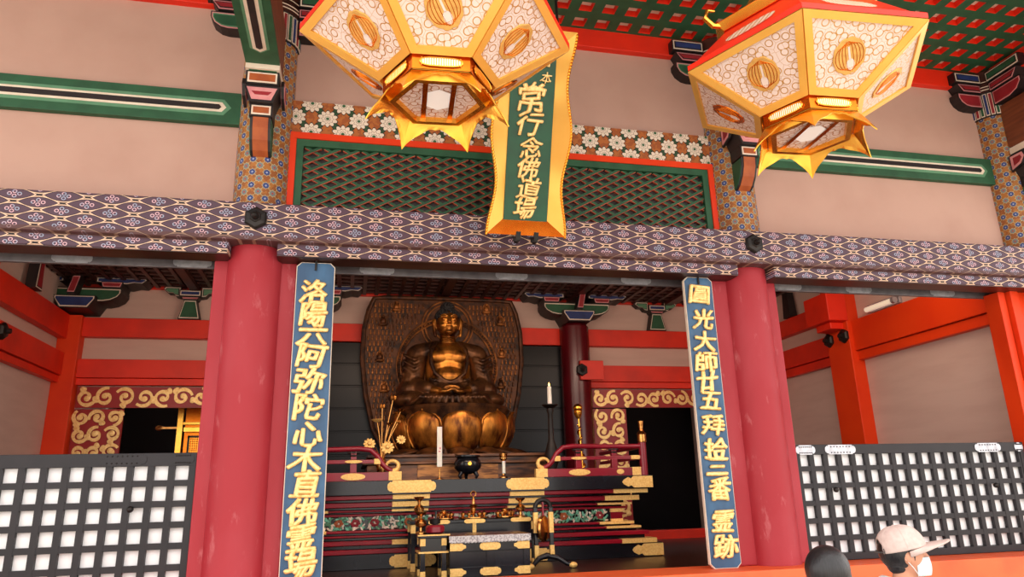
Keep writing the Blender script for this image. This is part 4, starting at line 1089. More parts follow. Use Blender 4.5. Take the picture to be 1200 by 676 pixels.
    # halo
statue()
def petals(mb, cx, cy, n, r0, z0, h, bulge, hw, a_off=0, tilt=.0, thick=.0):
    nu, nv = 10, 8
    for k in range(n):
        a0 = a_off+2*PI*k/n; rows = []
        for j in range(nv+1):
            v = j/nv; wv = hw*(.80+.22*math.sin(PI*min(1, v*1.1)))*(1-max(0, (v-.72)/.28)**2.6*.93); row = []
            for i in range(nu+1):
                u = 2*i/nu-1; a = a0+u*wv; rad = r0+bulge*math.sin(PI*(v*.72+.08))*(1-.28*u*u)+tilt*v**3
                row.append((cx+rad*math.cos(a), cy+rad*math.sin(a)*.86, z0+h*v))
            rows.append(row)
        for j in range(nv):
            for i in range(nu): mb.quad(rows[j][i], rows[j][i+1], rows[j+1][i+1], rows[j+1][i])
        if r0 > .65:
            edge = [q[0] for q in rows]+[rows[-1][nu//2]]+[q[-1] for q in rows[::-1]]; mb.tube([(cx+(p[0]-cx)*1.01, cy+(p[1]-cy)*1.01, p[2]) for p in edge], .018, 7)
def throne():
    t = thing('lotus_throne', 'gilded lotus throne with broad petals carrying the seated statue', 'pedestal', (BX, BY, 1.72)); y = BY
    part('core', MB().lathe([(.66, 2.02), (.62, 2.2), (.72, 2.5), (.78, 2.62), (.76, 2.66)], 40, (BX, y)), 'statue_robe', t, smooth=True)
    for k in range(10):
        mb = MB(); petals(mb, BX, y, 1, .68, 2.09, .50, .17, .31, -PI/2+2*PI*k/10+.03, .05); o = part('upper_petal', mb, 'lotus_gold', t, smooth=True, angle=180); s_ = o.modifiers.new('t', 'SOLIDIFY'); s_.thickness = .03
    for k in range(10):
        mb = MB(); petals(mb, BX, y, 1, .60, 2.08, .50, .20, .28, -PI/2+2*PI*(k+.5)/10+.03, .07); o = part('inner_petal', mb, 'statue_robe', t, smooth=True, angle=180); s_ = o.modifiers.new('t', 'SOLIDIFY'); s_.thickness = .02
    for k in range(14):
        mb = MB(); nu = 8; a0 = -PI/2+2*PI*k/14; rows = []
        if math.sin(a0) > .3: continue
        for j in range(6):
            v = j/5; w = .22*math.cos(v*PI/2*.92)**.6; rows.append([(BX+(.70+.42*v)*math.cos(a0+w*(2*i/nu-1)), y+(.70+.42*v)*math.sin(a0+w*(2*i/nu-1))*.8, 2.11-.10*v+.05*math.sin(v*PI)*(1-(2*i/nu-1)**2)) for i in range(nu+1)])
        for j in range(5):
            for i in range(nu): mb.quad(rows[j][i], rows[j][i+1], rows[j+1][i+1], rows[j+1][i])
        o = part('fallen_petal', mb, 'statue_robe', t, smooth=True, angle=180); s_ = o.modifiers.new('t', 'SOLIDIFY'); s_.thickness = .025
    x0, x1 = BX-1.15, BX+1.2
    part('dais', MB().box(x0, x1, BY-.85, BY+.4, 1.70, 1.90), 'dais_wood', t, bevel=.01)
    part('dais_moulding', MB().box(x0-.05, x1+.05, BY-.9, BY+.4, 1.90, 1.93).box(x0+.06, x1-.06, BY-.8, BY+.4, 1.93, 1.985).box(x0, x1, BY-.86, BY+.4, 1.985, 2.02), 'dais_wood', t, bevel=.006)
    part('gilt_centre_panel', MB().box(BX-.55, BX+.45, BY-.862, BY-.84, 1.71, 1.895), 'dais_panel', t, bevel=.004)
g = mat('dais_panel', (150, 98, 52), .35, .5); n1 = g.noise(8, 5, (.6, 3, 3)); g.col(g.mix(g.ramp(n1, .42, .62), (168, 110, 58), (92, 54, 30)))
throne()
def halo():
    y = 4.80; hx = (at(425, 420, y).x+at(610, 420, y).x)/2;  t = thing('carved_halo', 'dark boat-shaped halo carved with rows of tiny figures behind the statue', 'sculpture', (hx, y, 2.0))
    prof = [(0, 1.9), (.75, 1.95), (1.03, 2.5), (1.15, 3.0), (1.21, 3.5), (1.2, 3.95), (1.14, 4.25), (1.06, 4.44), (.9, 4.46), (0, 4.465)]
    def hw(z):
        for (a, z0), (b, z1) in zip(prof, prof[1:]):
            if z0 <= z <= z1: return a+(b-a)*(z-z0)/max(1e-6, z1-z0)
        return 0
    pts = [(hx+a, z) for a, z in prof]+[(hx-a, z) for a, z in prof[::-1][1:-1]]
    part('halo_board', MB().prism(pts, y-.03, y+.05), 'halo_wood', t, bevel=.012)
    mb = MB()
    for s in (-1, 1): mb.tube([(hx+s*a, y-.04, z) for a, z in prof[1:]], .035, 8)
    part('halo_rim', mb, 'halo_wood', t, smooth=True)
    hq = at(524, 374, y); hc, hr = Vector((hq.x, 0, min(hq.z, 4.03))), .40; hq = at(524, 430, y); bc, brr = Vector((hq.x, 0, hq.z)), .78
    mb = MB(); row = 0; z = 2.2
    while z < 4.39:
        w = hw(z)-.07; x = -w+(.0 if row % 2 else .03)
        while x < w:
            X = hx+x
            if (X-hc.x)**2+(z-hc.z)**2 > (hr+.05)**2 and ((X-bc.x)/brr)**2+((z-bc.z)/.72)**2 > 1.12:
                mb.ball((X, y-.035, z), (.016, .022, .030), 6, 4); mb.ball((X, y-.04, z+.034), .0125, 6, 4)
            x += .06
        z += .085; row += 1
    part('tiny_figures', mb, 'halo_relief', t, smooth=True)
    mb = MB()
    for r in (.39, .34, .22): mb.tube([(hc.x+r*math.cos(a*2*PI/40), y-.045, hc.z+r*math.sin(a*2*PI/40)) for a in range(41)], .014, 8)
    for r in (.76, .70): mb.tube([(bc.x+r*math.cos(a*2*PI/48), y-.045, bc.z+r*.98*math.sin(a*2*PI/48)) for a in range(-4, 29)], .017, 8)
    part('ring_mouldings', mb, 'halo_relief', t, smooth=True)
    mb = MB()
    for i in range(70): a = -0.5+4.14*i/69; mb.ball((bc.x+.73*math.cos(a), y-.06, bc.z+.715*math.sin(a)), .012, 6, 4)
    part('beading', mb, 'halo_relief', t)
    for (px, py) in ((465, 356), (449, 380), (445, 422), (450, 458), (570, 356), (586, 380), (588, 418), (587, 454)):
        p = at(px, py, y-.06); p.z = min(p.z, 4.26); mb = MB(); mb.T = Matrix.Translation(p)
        mb.ball((0, 0, 0), (.07, .03, .026), 12, 8).ball((0, 0, .05), (.042, .03, .05), 12, 8).ball((0, -.005, .12), .026, 10, 8).tube([(.055*math.cos(a*PI/8), .012, .05+.09*math.sin(a*PI/8)) for a in range(-1, 10)], .007, 6)
        part('small_seated_figure', mb, 'halo_relief', t, smooth=True)
halo()

# ================================================================== THINGS ON THE ALTAR
def candlestick(x, y, z, H, hc, label):
    t = thing('tall_candlestick', label, 'candlestick', (x, y, z))
    part('stand', MB().lathe([(.10, z), (.105, z+.03), (.06, z+.06), (.05, z+.10), (.085, z+.2), (.09, z+.27), (.06, z+.38), (.035, z+.46), (.03, z+H-.12), (.045, z+H-.08), (.04, z+H-.05), (.10, z+H-.01), (.10, z+H), (.02, z+H)], 28, (x, y)), 'iron', t, smooth=True)
    c = part('candle', MB().lathe([(.028, z+H), (.026, z+H+hc), (.012, z+H+hc+.006)], 20, (x, y)), 'candle_wax', t, smooth=True)
    part('flame', MB().lathe([(.003, z+H+hc+.008), (.01, z+H+hc+.02), (.007, z+H+hc+.035), (.001, z+H+hc+.055)], 10, (x, y)), 'flame', t, smooth=True)
p = at(647, 541, 2.75); candlestick(p.x, 2.75, 1.70, at(646, 474, 2.75).z-1.70, at(645, 453, 2.75).z-at(646, 474, 2.75).z, 'tall dark candlestick with lit white candle right of the statue')
# tall stick with writing-free paper tag
p = at(515, 545, 2.7); x = p.x
t = thing('offering_stick', 'tall white slip of paper on a thin stand before the lotus throne', 'stick', (x, 2.7, 1.70))
part('stand', MB().lathe([(.05, 1.70), (.05, 1.715), (.012, 1.73), (.012, 1.83)], 16, (x, 2.7)), 'brass', t, smooth=True)
zt_, zm_ = at(515, 500, 2.7).z, at(515, 547, 2.7).z
part('paper_slip', MB().box(x-.03, x+.03, 2.69, 2.705, zm_, zt_), 'candle_wax', t, bevel=.003)
part('red_marks', MB().box(x-.012, x+.010, 2.687, 2.69, zm_+.17, zm_+.185).box(x-.002, x+.014, 2.687, 2.69, zm_+.20, zm_+.225), 'pink_paint', t)
# censer
p = at(548, 552, 2.65); x, y = p.x, 2.65
t = thing('incense_bowl', 'black three-legged incense bowl with small gilt crest on altar top', 'bowl', (x, y, 1.70))
part('bowl', MB().lathe([(.03, 1.76), (.10, 1.775), (.155, 1.83), (.165, 1.88), (.14, 1.93), (.125, 1.945), (.15, 1.96), (.15, 1.975), (.13, 1.975), (.12, 1.95), (.02, 1.93)], 36, (x, y)), 'lacquer_black', t, smooth=True)
for k in range(3): a = PI/2+k*2*PI/3; part('foot', MB().tube([(x+.09*math.cos(a), y+.09*math.sin(a), 1.79), (x+.12*math.cos(a), y+.12*math.sin(a), 1.74), (x+.10*math.cos(a), y+.10*math.sin(a), 1.716)], [.03, .022, .016], 10), 'lacquer_black', t, smooth=True)
mb = MB(); mb.T = Matrix.Translation((x, y-.163, 1.875)) @ Matrix.Rotation(PI/2, 4, 'X'); mb.lathe([(.024, 0), (.024, .006), (.018, .008)], 16); part('crest', mb, 'gold', t)
p = at(590, 552, 2.6); x, y = p.x, 2.6
t = thing('small_candlestick', 'small brass candlestick with short white candle beside the incense bowl', 'candlestick', (x, y, 1.70))
part('base', MB().lathe([(.05, 1.70), (.05, 1.72), (.015, 1.74), (.013, 1.9), (.05, 1.93), (.05, 1.94)], 20, (x, y)), 'brass', t, smooth=True)
part('candle', MB().lathe([(.02, 1.76), (.02, 1.90)], 16, (x+.0, y-.02)), 'candle_wax', t, smooth=True)
part('cup', MB().lathe([(.01, 1.93), (.045, 1.95), (.05, 1.99), (.03, 1.985)], 20, (x, y)), 'brass', t, smooth=True)
# gilt lotus spray
def spray():
    bx, by = at(447, 545, 2.7).x, 2.7; t = thing('gilt_lotus_spray', 'spray of gilt metal lotus flowers and leaves on thin stems left of the throne', 'ornament', (bx, by, 1.70))
    part('vase', MB().lathe([(.06, 1.70), (.07, 1.73), (.04, 1.78), (.06, 1.86), (.05, 1.93), (.035, 1.96)], 20, (bx, by)), 'brass', t, smooth=True)
    heads = [(433, 520, .075, 0), (454, 524, .085, 0), (470, 515, .06, 0), (442, 493, .07, 1), (448, 476, .05, 2), (461, 466, .055, 2), (457, 497, .04, 1), (467, 494, .04, 2), (470, 481, .04, 1)]
    for px, py, r, kd in heads:
        p = at(px, py, by-.05); q = Vector((bx, by, 1.93))
        mid = q.lerp(p, .5)+Vector((0, 0, .05)); st = part('stem', MB().tube([q, mid, p], .006, 6), 'brass', t, smooth=True)
        mb = MB()
        if kd == 0:
            mb.T = Matrix.Translation(p) @ Matrix.Rotation(1.25, 4, 'X')
            n = 10
            for k in range(n):
                a = 2*PI*k/n; mb.ball((.55*r*math.cos(a), .55*r*math.sin(a), .0), (.42*r, .24*r, .12*r), 8, 5, 0, Matrix.Rotation(a, 3, 'Z'))
            mb.ball((0, 0, .02), (.3*r, .3*r, .16*r), 10, 6)
            part('open_flower', mb, 'gold_flat', t, smooth=True)
        elif kd == 1:
            mb.T = Matrix.Translation(p); mb.lathe([(.005, -.02), (r*.6, -.008), (r, .012), (r*.9, .016), (.01, .004)], 18); part('lotus_leaf', mb, 'gold_flat' if py == 493 else 'brass', t, smooth=True)
        else:
            mb.T = Matrix.Translation(p)
            for k in range(6): a = k*PI/3; mb.ball((.35*r*math.cos(a), .35*r*math.sin(a), .0), (.3*r, .2*r, .6*r), 8, 6, 0, Matrix.Rotation(a, 3, 'Z'))
            part('bud', mb, 'statue_gold', t, smooth=True)
spray()
# gilt staff ornament on the right
p = at(683, 541, 3.0); x, y = p.x, 3.0
t = thing('gilt_wand', 'tall gilt ornament with ball top and coiling stem before the dark red inner pillar', 'ornament', (x, y, 1.70))
zt_ = at(677, 478, 3.0).z; xt = at(677, 478, 3.0).x
P = [Vector((x, y, 1.72)).lerp(Vector((xt, y, zt_)), i/14) for i in range(15)]
part('stem', MB().tube(P, .012, 8), 'gold', t, smooth=True)
part('coil', MB().tube([(P[0].x+(P[-1].x-P[0].x)*i/60+.035*math.cos(i*.55)*(1-i/90), y+.035*math.sin(i*.55), 1.74+(zt_-1.95)*i/60) for i in range(61)], .014, 8), 'gold', t, smooth=True)
part('ball_top', MB().ball((xt, y, zt_), (.062, .06, .055), 18, 12).lathe([(.02, zt_-.14), (.05, zt_-.08), (.055, zt_-.04)], 16, (xt, y)), 'gold', t, smooth=True)
part('foot', MB().lathe([(.07, 1.70), (.07, 1.715), (.02, 1.74)], 18, (x, y)), 'gold', t, smooth=True)

# ================================================================== OFFERING TABLES BEFORE THE ALTAR
FZ = .80
def table(name, x0, x1, y0, y1, zt, label, apron, legs=True):
    t = thing(name, label, 'table', ((x0+x1)/2, (y0+y1)/2, FZ))
    part('table_top', MB().box(x0-.012, x1+.012, y0-.02, y1+.02, zt-.035, zt), 'lacquer_black', t, bevel=.006)
    part('apron', MB().box(x0+.02, x1-.02, y0+.0, y0+.02, zt-.035-apron, zt-.035), 'lacquer_black', t)
    for x in (x0+.02, x1-.02):
        for y in (y0+.02, y1-.02):
            l = part('leg', MB().box(x-.022, x+.022, y-.022, y+.022, FZ, zt-.035), 'lacquer_black', t, bevel=.003)
            hh = min(.11, (zt-FZ)*.16)
            for za, zb_ in ((FZ, FZ+hh), (zt-.035-hh*1.1, zt-.035)): sub('gilt_sleeve', MB().box(x-.025, x+.025, y-.025, y+.025, za, zb_), 'gold_flat', l, t, bevel=.003)
    return t
# tall back table
ty = 1.75; a, b = at(482, 608, ty), at(627, 608, ty); zt_ = at(560, 608, ty).z
t = table('offering_table', a.x, b.x, ty, ty+.4, zt_, 'tall black offering table carrying brass altar pieces in front of the altar', .20)
for x in (a.x+.28, (a.x+b.x)/2, b.x-.16): part('gilt_plate', MB().prism([(x+u, zt_-.018+v) for u, v in fitting_outline(.22, .04)], ty-.037, ty-.028), 'gold_flat', t)
part('gilt_stile', MB().box((a.x+b.x)/2-.02, (a.x+b.x)/2+.02, ty-.008, ty+.0, zt_-.23, zt_-.035), 'gold_flat', t)
TX0, TX1, TZ, TY = a.x, b.x, zt_, ty
# front altar chest
ty = 1.0; a, b = at(527, 632, ty), at(620, 632, ty); zt_ = at(570, 626, ty).z
t = thing('sutra_chest', 'low black lacquer desk with brocade edge and gilt plates, nearest before the altar', 'desk', ((a.x+b.x)/2, ty+.25, FZ))
part('body', MB().box(a.x, b.x, ty, ty+.5, FZ, zt_-.03), 'lacquer_black', t, bevel=.006)
part('top', MB().box(a.x-.008, b.x+.008, ty-.03, ty+.52, zt_-.03, zt_), 'tabletop', t, bevel=.006)
mb = MB().box(a.x-.01, b.x+.01, ty-.036, ty-.028, zt_-.06, zt_-.005)
for i in range(24): mb.ball((a.x+(b.x-a.x)*(i+.5)/24, ty-.036, zt_-.058), (.018, .006, .012), 8, 5)
part('brocade_edge', mb, 'brocade', t)
zh = zt_-.06; xm = (a.x+b.x)/2
mb = MB().box(a.x, b.x, ty-.012, ty, zh-.085, zh).box(a.x, b.x, ty-.012, ty, FZ, FZ+.09).box(a.x, a.x+.06, ty-.012, ty, FZ, zh).box(b.x-.06, b.x, ty-.012, ty, FZ, zh).box(xm-.035, xm+.035, ty-.012, ty, FZ, zh)
part('face_frame', mb, 'lacquer_black', t, bevel=.004)
for z in (zh-.042, FZ+.045):
    part('gilt_plate', MB().prism([(xm+u, z+v) for u, v in fitting_outline(.2, .07)], ty-.018, ty-.01), 'gold_flat', t, bevel=.002)
    for s, xe in ((1, a.x), (-1, b.x)):
        q = [(0, .035), (.11, .035), (.125, .02), (.15, .012), (.15, -.012), (.125, -.02), (.11, -.035), (0, -.035)]
        part('gilt_corner', MB().prism([(xe+s*u, z+v) for u, v in q], ty-.018, ty-.01), 'gold_flat', t, bevel=.002)
# small left stand
ty = 1.05; a, b = at(493, 626, ty), at(523, 626, ty); zt_ = at(508, 626, ty).z
t = table('side_stand', a.x, b.x, ty, ty+.3, zt_, 'small black side stand with gilt legs left of the low desk', .0)
part('drawer_box', MB().box(a.x+.0, b.x-.0, ty+.01, ty+.29, zt_-.15, zt_-.035), 'lacquer_black', t)
part('lower_shelf', MB().box(a.x-.02, b.x+.02, ty-.015, ty+.31, zt_-.165, zt_-.15), 'gold_flat', t)
part('gilt_rim', MB().box(a.x-.03, b.x+.03, ty-.035, ty-.03, zt_-.012, zt_), 'gold_flat', t)
SX, SZ, SY = (a.x+b.x)/2, zt_, ty+.14
# things on the stands
t = thing('red_bell_cushion', 'small red lacquer box with black bell on the left side stand', 'bell', (SX+.03, SY, SZ))
part('cushion', MB().lathe([(.07, SZ), (.09, SZ+.015), (.09, SZ+.06), (.075, SZ+.075), (.02, SZ+.08)], 24, (SX+.03, SY)), 'lacquer_rail', t, smooth=True)
part('bell', MB().lathe([(.02, SZ+.08), (.05, SZ+.09), (.055, SZ+.13), (.045, SZ+.135)], 24, (SX+.03, SY)), 'iron', t, smooth=True)
part('striker', MB().tube([(SX+.03, SY-.03, SZ+.05), (SX+.035, SY-.02, SZ+.2)], .01, 8), 'lacquer_black', t)
def finial_stick(x, y, z, h, label, grp=None):
    t = thing('brass_candlestick', label, 'candlestick', (x, y, z), grp)
    part('stem', MB().lathe([(.05, z), (.05, z+.02*h/.3), (.018, z+.12*h), (.016, z+.28*h), (.05, z+.36*h), (.055, z+.5*h), (.035, z+.62*h), (.015, z+.68*h), (.018, z+.8*h), (.05, z+.92*h), (.055, z+h), (.02, z+.97*h)], 24, (x, y)), 'brass', t, smooth=True)
    return t
finial_stick(at(491, 610, 1.9).x, 1.9, TZ, at(490, 582, 1.9).z-TZ, 'brass candlestick on the left end of the tall black table')
finial_stick(at(614, 610, 1.75).x, 1.9, TZ, .2, 'brass candlestick on the right end of the tall black table')
finial_stick(SX-.1, SY+.05, SZ, .2, 'brass candlestick on the left side stand')
def cluster(x, y, z, big, label):
    t = thing('brass_altar_set', label, 'ornament', (x, y, z)); w = .16 if big else .11
    part('tray', MB().lathe([(w*.8, z), (w, z+.008), (w, z+.018), (w*.9, z+.018)], 24, (x, y)), 'brass', t, smooth=True)
    for i, (dx, dy) in enumerate(((-.7, 0), (-.35, -.3), (.35, -.3), (.7, 0), (0, .1))):
        h = .05 if i < 4 else (.10 if big else .08); cx, cy = x+dx*w, y+dy*w
        part('cup', MB().lathe([(.02, z+.018), (.012, z+.03), (.03, z+h*.8), (.032, z+h+.01), (.02, z+h+.012), (.004, z+h+.028)], 16, (cx, cy)), 'brass', t, smooth=True)
    if big:
        part('pagoda_finial', MB().lathe([(.03, z+.11), (.05, z+.125), (.02, z+.15), (.014, z+.2), (.008, z+.22)], 16, (x, y)), 'brass', t, smooth=True)
        part('ring_top', MB().tube([(x+.028*math.cos(a*PI/10), y, z+.25+.028*math.sin(a*PI/10)) for a in range(21)], .007, 8), 'brass', t, smooth=True)
cluster(at(520, 605, 1.9).x, 1.9, TZ, False, 'cluster of small brass cups left on the tall black table')
cluster(at(555, 605, 1.9).x, 1.9, TZ, True, 'tall brass ring-topped centre piece on the tall black table')
cluster(at(592, 605, 1.9).x, 1.9, TZ, False, 'cluster of small brass cups right on the tall black table')
# gong stand
def gong():
    y = 1.45; a, b = at(629, 655, y), at(645, 655, y); x0, x1 = a.x, b.x+.02; zt = at(636, 588, y).z
    t = thing('gong_stand', 'black and gilt gong stand with curved feet right of the desk', 'stand', ((x0+x1)/2, y, FZ)); xm = (x0+x1)/2
    for x in (x0, x1):
        l = part('post', MB().box(x-.02, x+.02, y-.02, y+.02, FZ+.09, zt-.05), 'lacquer_black', t, bevel=.004)
        for za, zb_ in ((FZ+.09, FZ+.22), (zt-.3, zt-.1)): sub('gilt_sleeve', MB().box(x-.023, x+.023, y-.023, y+.023, za, zb_), 'gold_flat', l, t, bevel=.003)
    part('arched_top', MB().tube([(xm+(x1-x0)*.5*math.cos(PI*i/12), y, zt-.06+.08*math.sin(PI*i/12)) for i in range(13)], .024, 10), 'iron', t, smooth=True)
    for s in (-1, 1):
        part('curved_foot', MB().tube([(xm+.02, y+s*.02, FZ+.12), (xm+s*.10+.03, y-.04, FZ+.10), (xm+s*.17+.04, y-.07, FZ+.045), (xm+s*.22+.05, y-.09, FZ+.03)], [.03, .026, .022, .024], 10), 'lacquer_black', t, smooth=True)
        part('gilt_toe', MB().ball((xm+s*.22+.05, y-.09, FZ+.03), (.045, .03, .03), 14, 8), 'gold_flat', t, smooth=True)
    mb = MB(); mb.T = Matrix.Translation((xm, y, (FZ+zt)/2+.06)) @ Matrix.Rotation(.9, 4, 'Z') @ Matrix.Rotation(PI/2, 4, 'X'); mb.lathe([(.12, -.02), (.13, 0), (.12, .02), (.05, .03), (.0, .034)], 28)
    part('gong', mb, 'brass', t, smooth=True)
    part('hanging_cord', MB().tube([(xm, y, zt), (xm, y, (FZ+zt)/2+.18)], .012, 6), 'lacquer_rail', t)
gong()

# ================================================================== PEOPLE
def person(x, y, hz, yaw, kind, label):
    G0 = -.15; t = thing('person', label, 'person', (x, y, G0)); t.rotation_euler = (0, 0, yaw)
    k = (hz-G0)/1.42                         # local figure: head centre 1.42, crown 1.55, faces -Y
    S = Matrix.Diagonal((k, k, k, 1))
    hs = 1.0
    def mk(): m = MB(); m.T = S; return m
    H = Vector((0, -.01, 1.42))
    mb = mk()
    mb.ball(H, (.075, .092, .108), 24, 16); mb.ball(H+Vector((0, -.03, -.055)), (.055, .062, .058), 18, 12); mb.ball(H+Vector((0, -.075, -.09)), (.025, .02, .02))
    mb.tube([H+Vector((0, -.088, .015)), H+Vector((0, -.108, -.02)), H+Vector((0, -.105, -.032))], [.009, .013, .015], 8)
    mb.ball(H+Vector((0, -.095, -.062)), (.024, .011, .006), 10, 6); mb.ball(H+Vector((0, -.093, -.071)), (.02, .011, .006), 10, 6)
    for s in (-1, 1):
        mb.ball(H+Vector((s*.032, -.082, .01)), (.017, .011, .009), 10, 6); mb.tube([H+Vector((s*.012, -.09, .03)), H+Vector((s*.052, -.08, .03))], .006, 6)
        mb.ball(H+Vector((s*.078, .005, -.01)), (.012, .024, .034), 12, 8)
    mb.tube([(0, .01, 1.26), (0, .005, 1.33), (0, -.0, 1.37)], [.058, .05, .052], 14)
    mb.ball((0, .01, 1.10), (.15, .10, .16)); mb.ball((0, .0, .88), (.125, .09, .15)); mb.ball((0, .01, .76), (.145, .105, .1))
    for s in (-1, 1):
        capsule(mb, (s*.05, .01, 1.24), (s*.165, .01, 1.205), .05, .052)
        sh, el, wr = (s*.18, .01, 1.19), (s*.215, .03, .93), (s*.20, -.05, .73)
        capsule(mb, sh, el, .046, .036); capsule(mb, el, wr, .035, .024)
        capsule(mb, (s*.075, .0, .76), (s*.08, -.01, .43), .078, .052); capsule(mb, (s*.08, -.01, .43), (s*.08, .01, .07), .05, .034)
        capsule(mb, (s*.08, .03, .035), (s*.09, -.13, .03), .035, .03)
        pa = Vector((s*.195, -.065, .675)); mb.ball(pa, (.017, .032, .042), 12, 8)
        for i in range(4):
            b0 = pa+Vector((0, -.026+.017*i, -.035)); L = (.055, .066, .062, .05)[i]
            mb.tube([b0, b0+Vector((-s*.006, 0, -L*.5)), b0+Vector((-s*.020, 0, -L))], [.0088, .008, .0066], 8)
        mb.tube([pa+Vector((0, -.03, .01)), pa+Vector((-s*.008, -.05, -.015)), pa+Vector((-s*.014, -.055, -.045))], [.011, .0095, .0075], 8)
    remesh(mb, 'skin', 'body', .0075, 2, t, None)
    t.children[-1].data.transform(Matrix.Translation(t.location))
    # clothing (local coordinates, so undo the offset part() applies)
    def P(nm, mb, m, **kk): o = part(nm, mb, m, t, **kk); o.data.transform(Matrix.Translation(t.location)); return o
    def R(nm, mb, m, vx=.012, it=2): o = remesh(mb, m, nm, vx, it, t); o.data.transform(Matrix.Translation(t.location)); return o
    c = mk(); c.ball((0, .01, 1.10), (.172, .122, .17)); c.ball((0, .0, .90), (.155, .118, .17)); c.ball((0, .01, .76), (.168, .128, .12))
    for s in (-1, 1):
        capsule(c, (s*.045, .01, 1.245), (s*.17, .01, 1.20), .06, .066); capsule(c, (s*.185, .01, 1.19), (s*.22, .03, .93), .064, .052); capsule(c, (s*.22, .03, .93), (s*.203, -.045, .76), .05, .038)
    if kind == 'cap': c.tube([(.075*math.cos(a*PI/8), .03+.07*math.sin(a*PI/8), 1.275+.02*math.sin(a*PI/8)) for a in range(17)], .028, 10); c.ball((0, .10, 1.24), (.09, .045, .06))
    else: c.tube([(.062*math.cos(a*PI/8), .01+.06*math.sin(a*PI/8), 1.285) for a in range(17)], .014, 8)
    R('jacket', c, 'white_cloth' if kind == 'cap' else 'navy_cloth')
    c = mk(); c.ball((0, .01, .76), (.158, .118, .11))
    for s in (-1, 1): capsule(c, (s*.078, .0, .74), (s*.082, -.01, .43), .094, .068); capsule(c, (s*.082, -.01, .43), (s*.082, .01, .10), .066, .055)
    R('trousers', c, 'navy_cloth')
    for s in (-1, 1):
        c = mk(); capsule(c, (s*.08, .035, .04), (s*.09, -.14, .036), .046, .04); R('shoe', c, 'strap_dark', .01)
    if kind == 'cap':
        c = mk(); c.ball(H+Vector((0, .018, .012)), (.087, .098, .1), 24, 16); c.ball(H+Vector((0, .035, -.055)), (.062, .05, .045), 16, 10)
        for v in range(len(c.v)):
            a = Vector(c.v[v])/k-H
            if a.y < -.035: c.v[v] = tuple((H+Vector((a.x*.86, -.035, max(a.z, .0))))*k)
        P('hair', c, 'hair_black', smooth=True, angle=180)
        # cap crown : dome with opening at the back
        c = mk(); nu, nv = 96, 28; T = Matrix.Translation(H+Vector((0, .005, .022))) @ Matrix.Rotation(math.radians(-11), 4, 'X') @ Matrix.Scale(1.04, 4); rows = []
        for j in range(nv+1):
            ph = (PI/2)*j/nv; rr = math.cos(ph)**.75; zz = math.sin(ph); rows.append([T @ Vector((.098*rr*math.sin(2*PI*i/nu), .112*rr*math.cos(2*PI*i/nu), .108*zz)) for i in range(nu)])
        for j in range(nv):
            for i in range(nu):
                ang = (min(i, nu-i-1)+.5)/nu*360
                if (ang/34)**2+(j/nv*90/36)**2 < 1: continue          # arch at the nape
                c.quad(rows[j][i], rows[j][(i+1) % nu], rows[j+1][(i+1) % nu], rows[j+1][i])
        o = P('cap_crown', c, 'cap_cloth', smooth=True, angle=180); m = o.modifiers.new('t', 'SOLIDIFY'); m.thickness = .004
        c = mk(); c.ball(T @ Vector((0, 0, .108)), (.008, .008, .005), 10, 6); P('cap_button', c, 'cap_cloth', smooth=True)
        c = mk()
        for q in range(6):
            a = q*PI/3+PI/6; c.tube([T @ Vector((.0985*(math.cos(PI/2*j/10)**.75)*math.sin(a), .1125*(math.cos(PI/2*j/10)**.75)*math.cos(a), .1085*math.sin(PI/2*j/10))) for j in range(11)], .0012, 5)
        P('cap_seams', c, 'cap_cloth')
        c = mk(); rows = []                 # brim
        for j in range(9):
            v = j/8; rows.append([T @ Vector(((.096-.010*v*v)*math.sin(u*PI/2*.98), -(.108*math.cos(u*PI/2*.98)*(1-.1*v)+.125*v*(math.cos(u*PI/2)**.6 if abs(u) < 1 else 0)), .004-.004*v-.034*u*u*(.3+.7*v))) for u in [(-1+2*i/16) for i in range(17)]])
        for j in range(8):
            for i in range(16): c.quad(rows[j][i], rows[j][i+1], rows[j+1][i+1], rows[j+1][i])
        o = P('cap_brim', c, 'cap_cloth', smooth=True, angle=180); m = o.modifiers.new('t', 'SOLIDIFY'); m.thickness = .005
        c = mk(); c.tube([T @ Vector((.0995*math.sin(a), .1135*math.cos(a), .008)) for a in [(-.58+1.16*i/12) for i in range(13)]], .009, 8, flat=.4); P('cap_strap', c, 'strap_dark', smooth=True)
        # face mask with ear loops
        c = mk(); rows = []
        for j in range(9):
            v = j/8; rows.append([H+Vector((.062*math.sin(u), -.098*math.cos(u)*(1-.08*(2*v-1)**2)-.022*math.cos(u)**3, -.015-.085*v)) for u in [(-1.2+2.4*i/14) for i in range(15)]])
        for j in range(8):
            for i in range(14): c.quad(rows[j][i], rows[j][i+1], rows[j+1][i+1], rows[j+1][i])
        o = P('face_mask', c, 'mask_cloth', smooth=True, angle=180); m = o.modifiers.new('t', 'SOLIDIFY'); m.thickness = .004
        c = mk()
        for s in (-1, 1):
            for z0 in (-.02, -.095): c.tube([H+Vector((s*.062, -.035, z0)), H+Vector((s*.080, -.01, (z0-.02)/2)), H+Vector((s*.084, .02, -.02))], .002, 5)
        P('ear_loops', c, 'white_cloth')
    else:
        c = mk(); nu, nv = 40, 14; rows = []             # smooth bob
        c.ball(H+Vector((0, .014, .018)), (.094, .108, .105), 30, 20); c.ball(H+Vector((0, .045, -.055)), (.088, .072, .075), 24, 14)
        for s in (-1, 1): c.ball(H+Vector((s*.068, -.005, -.055)), (.026, .065, .07), 16, 12)
        o = R('hair', c, 'hair_black', .007, 6)
person(1.975, -3.15, 1.165, math.radians(118), 'bob', 'person with smooth black bobbed hair seen from behind in front of the right pillar')
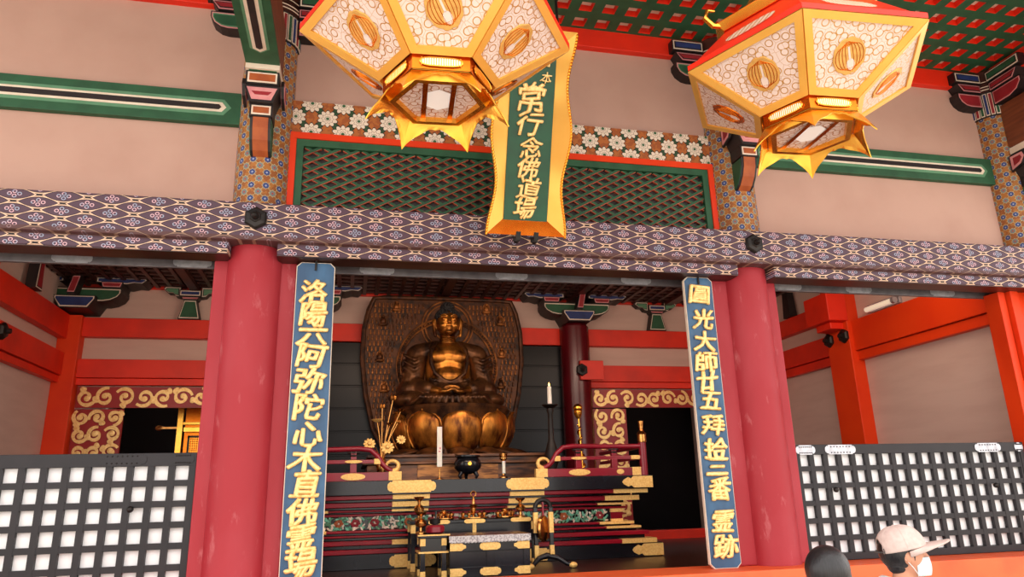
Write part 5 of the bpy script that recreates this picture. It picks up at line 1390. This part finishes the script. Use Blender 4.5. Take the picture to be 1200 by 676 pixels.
person(2.575, -2.86, 1.20, math.radians(68), 'cap', 'person in pale pink baseball cap and face mask looking to the right')
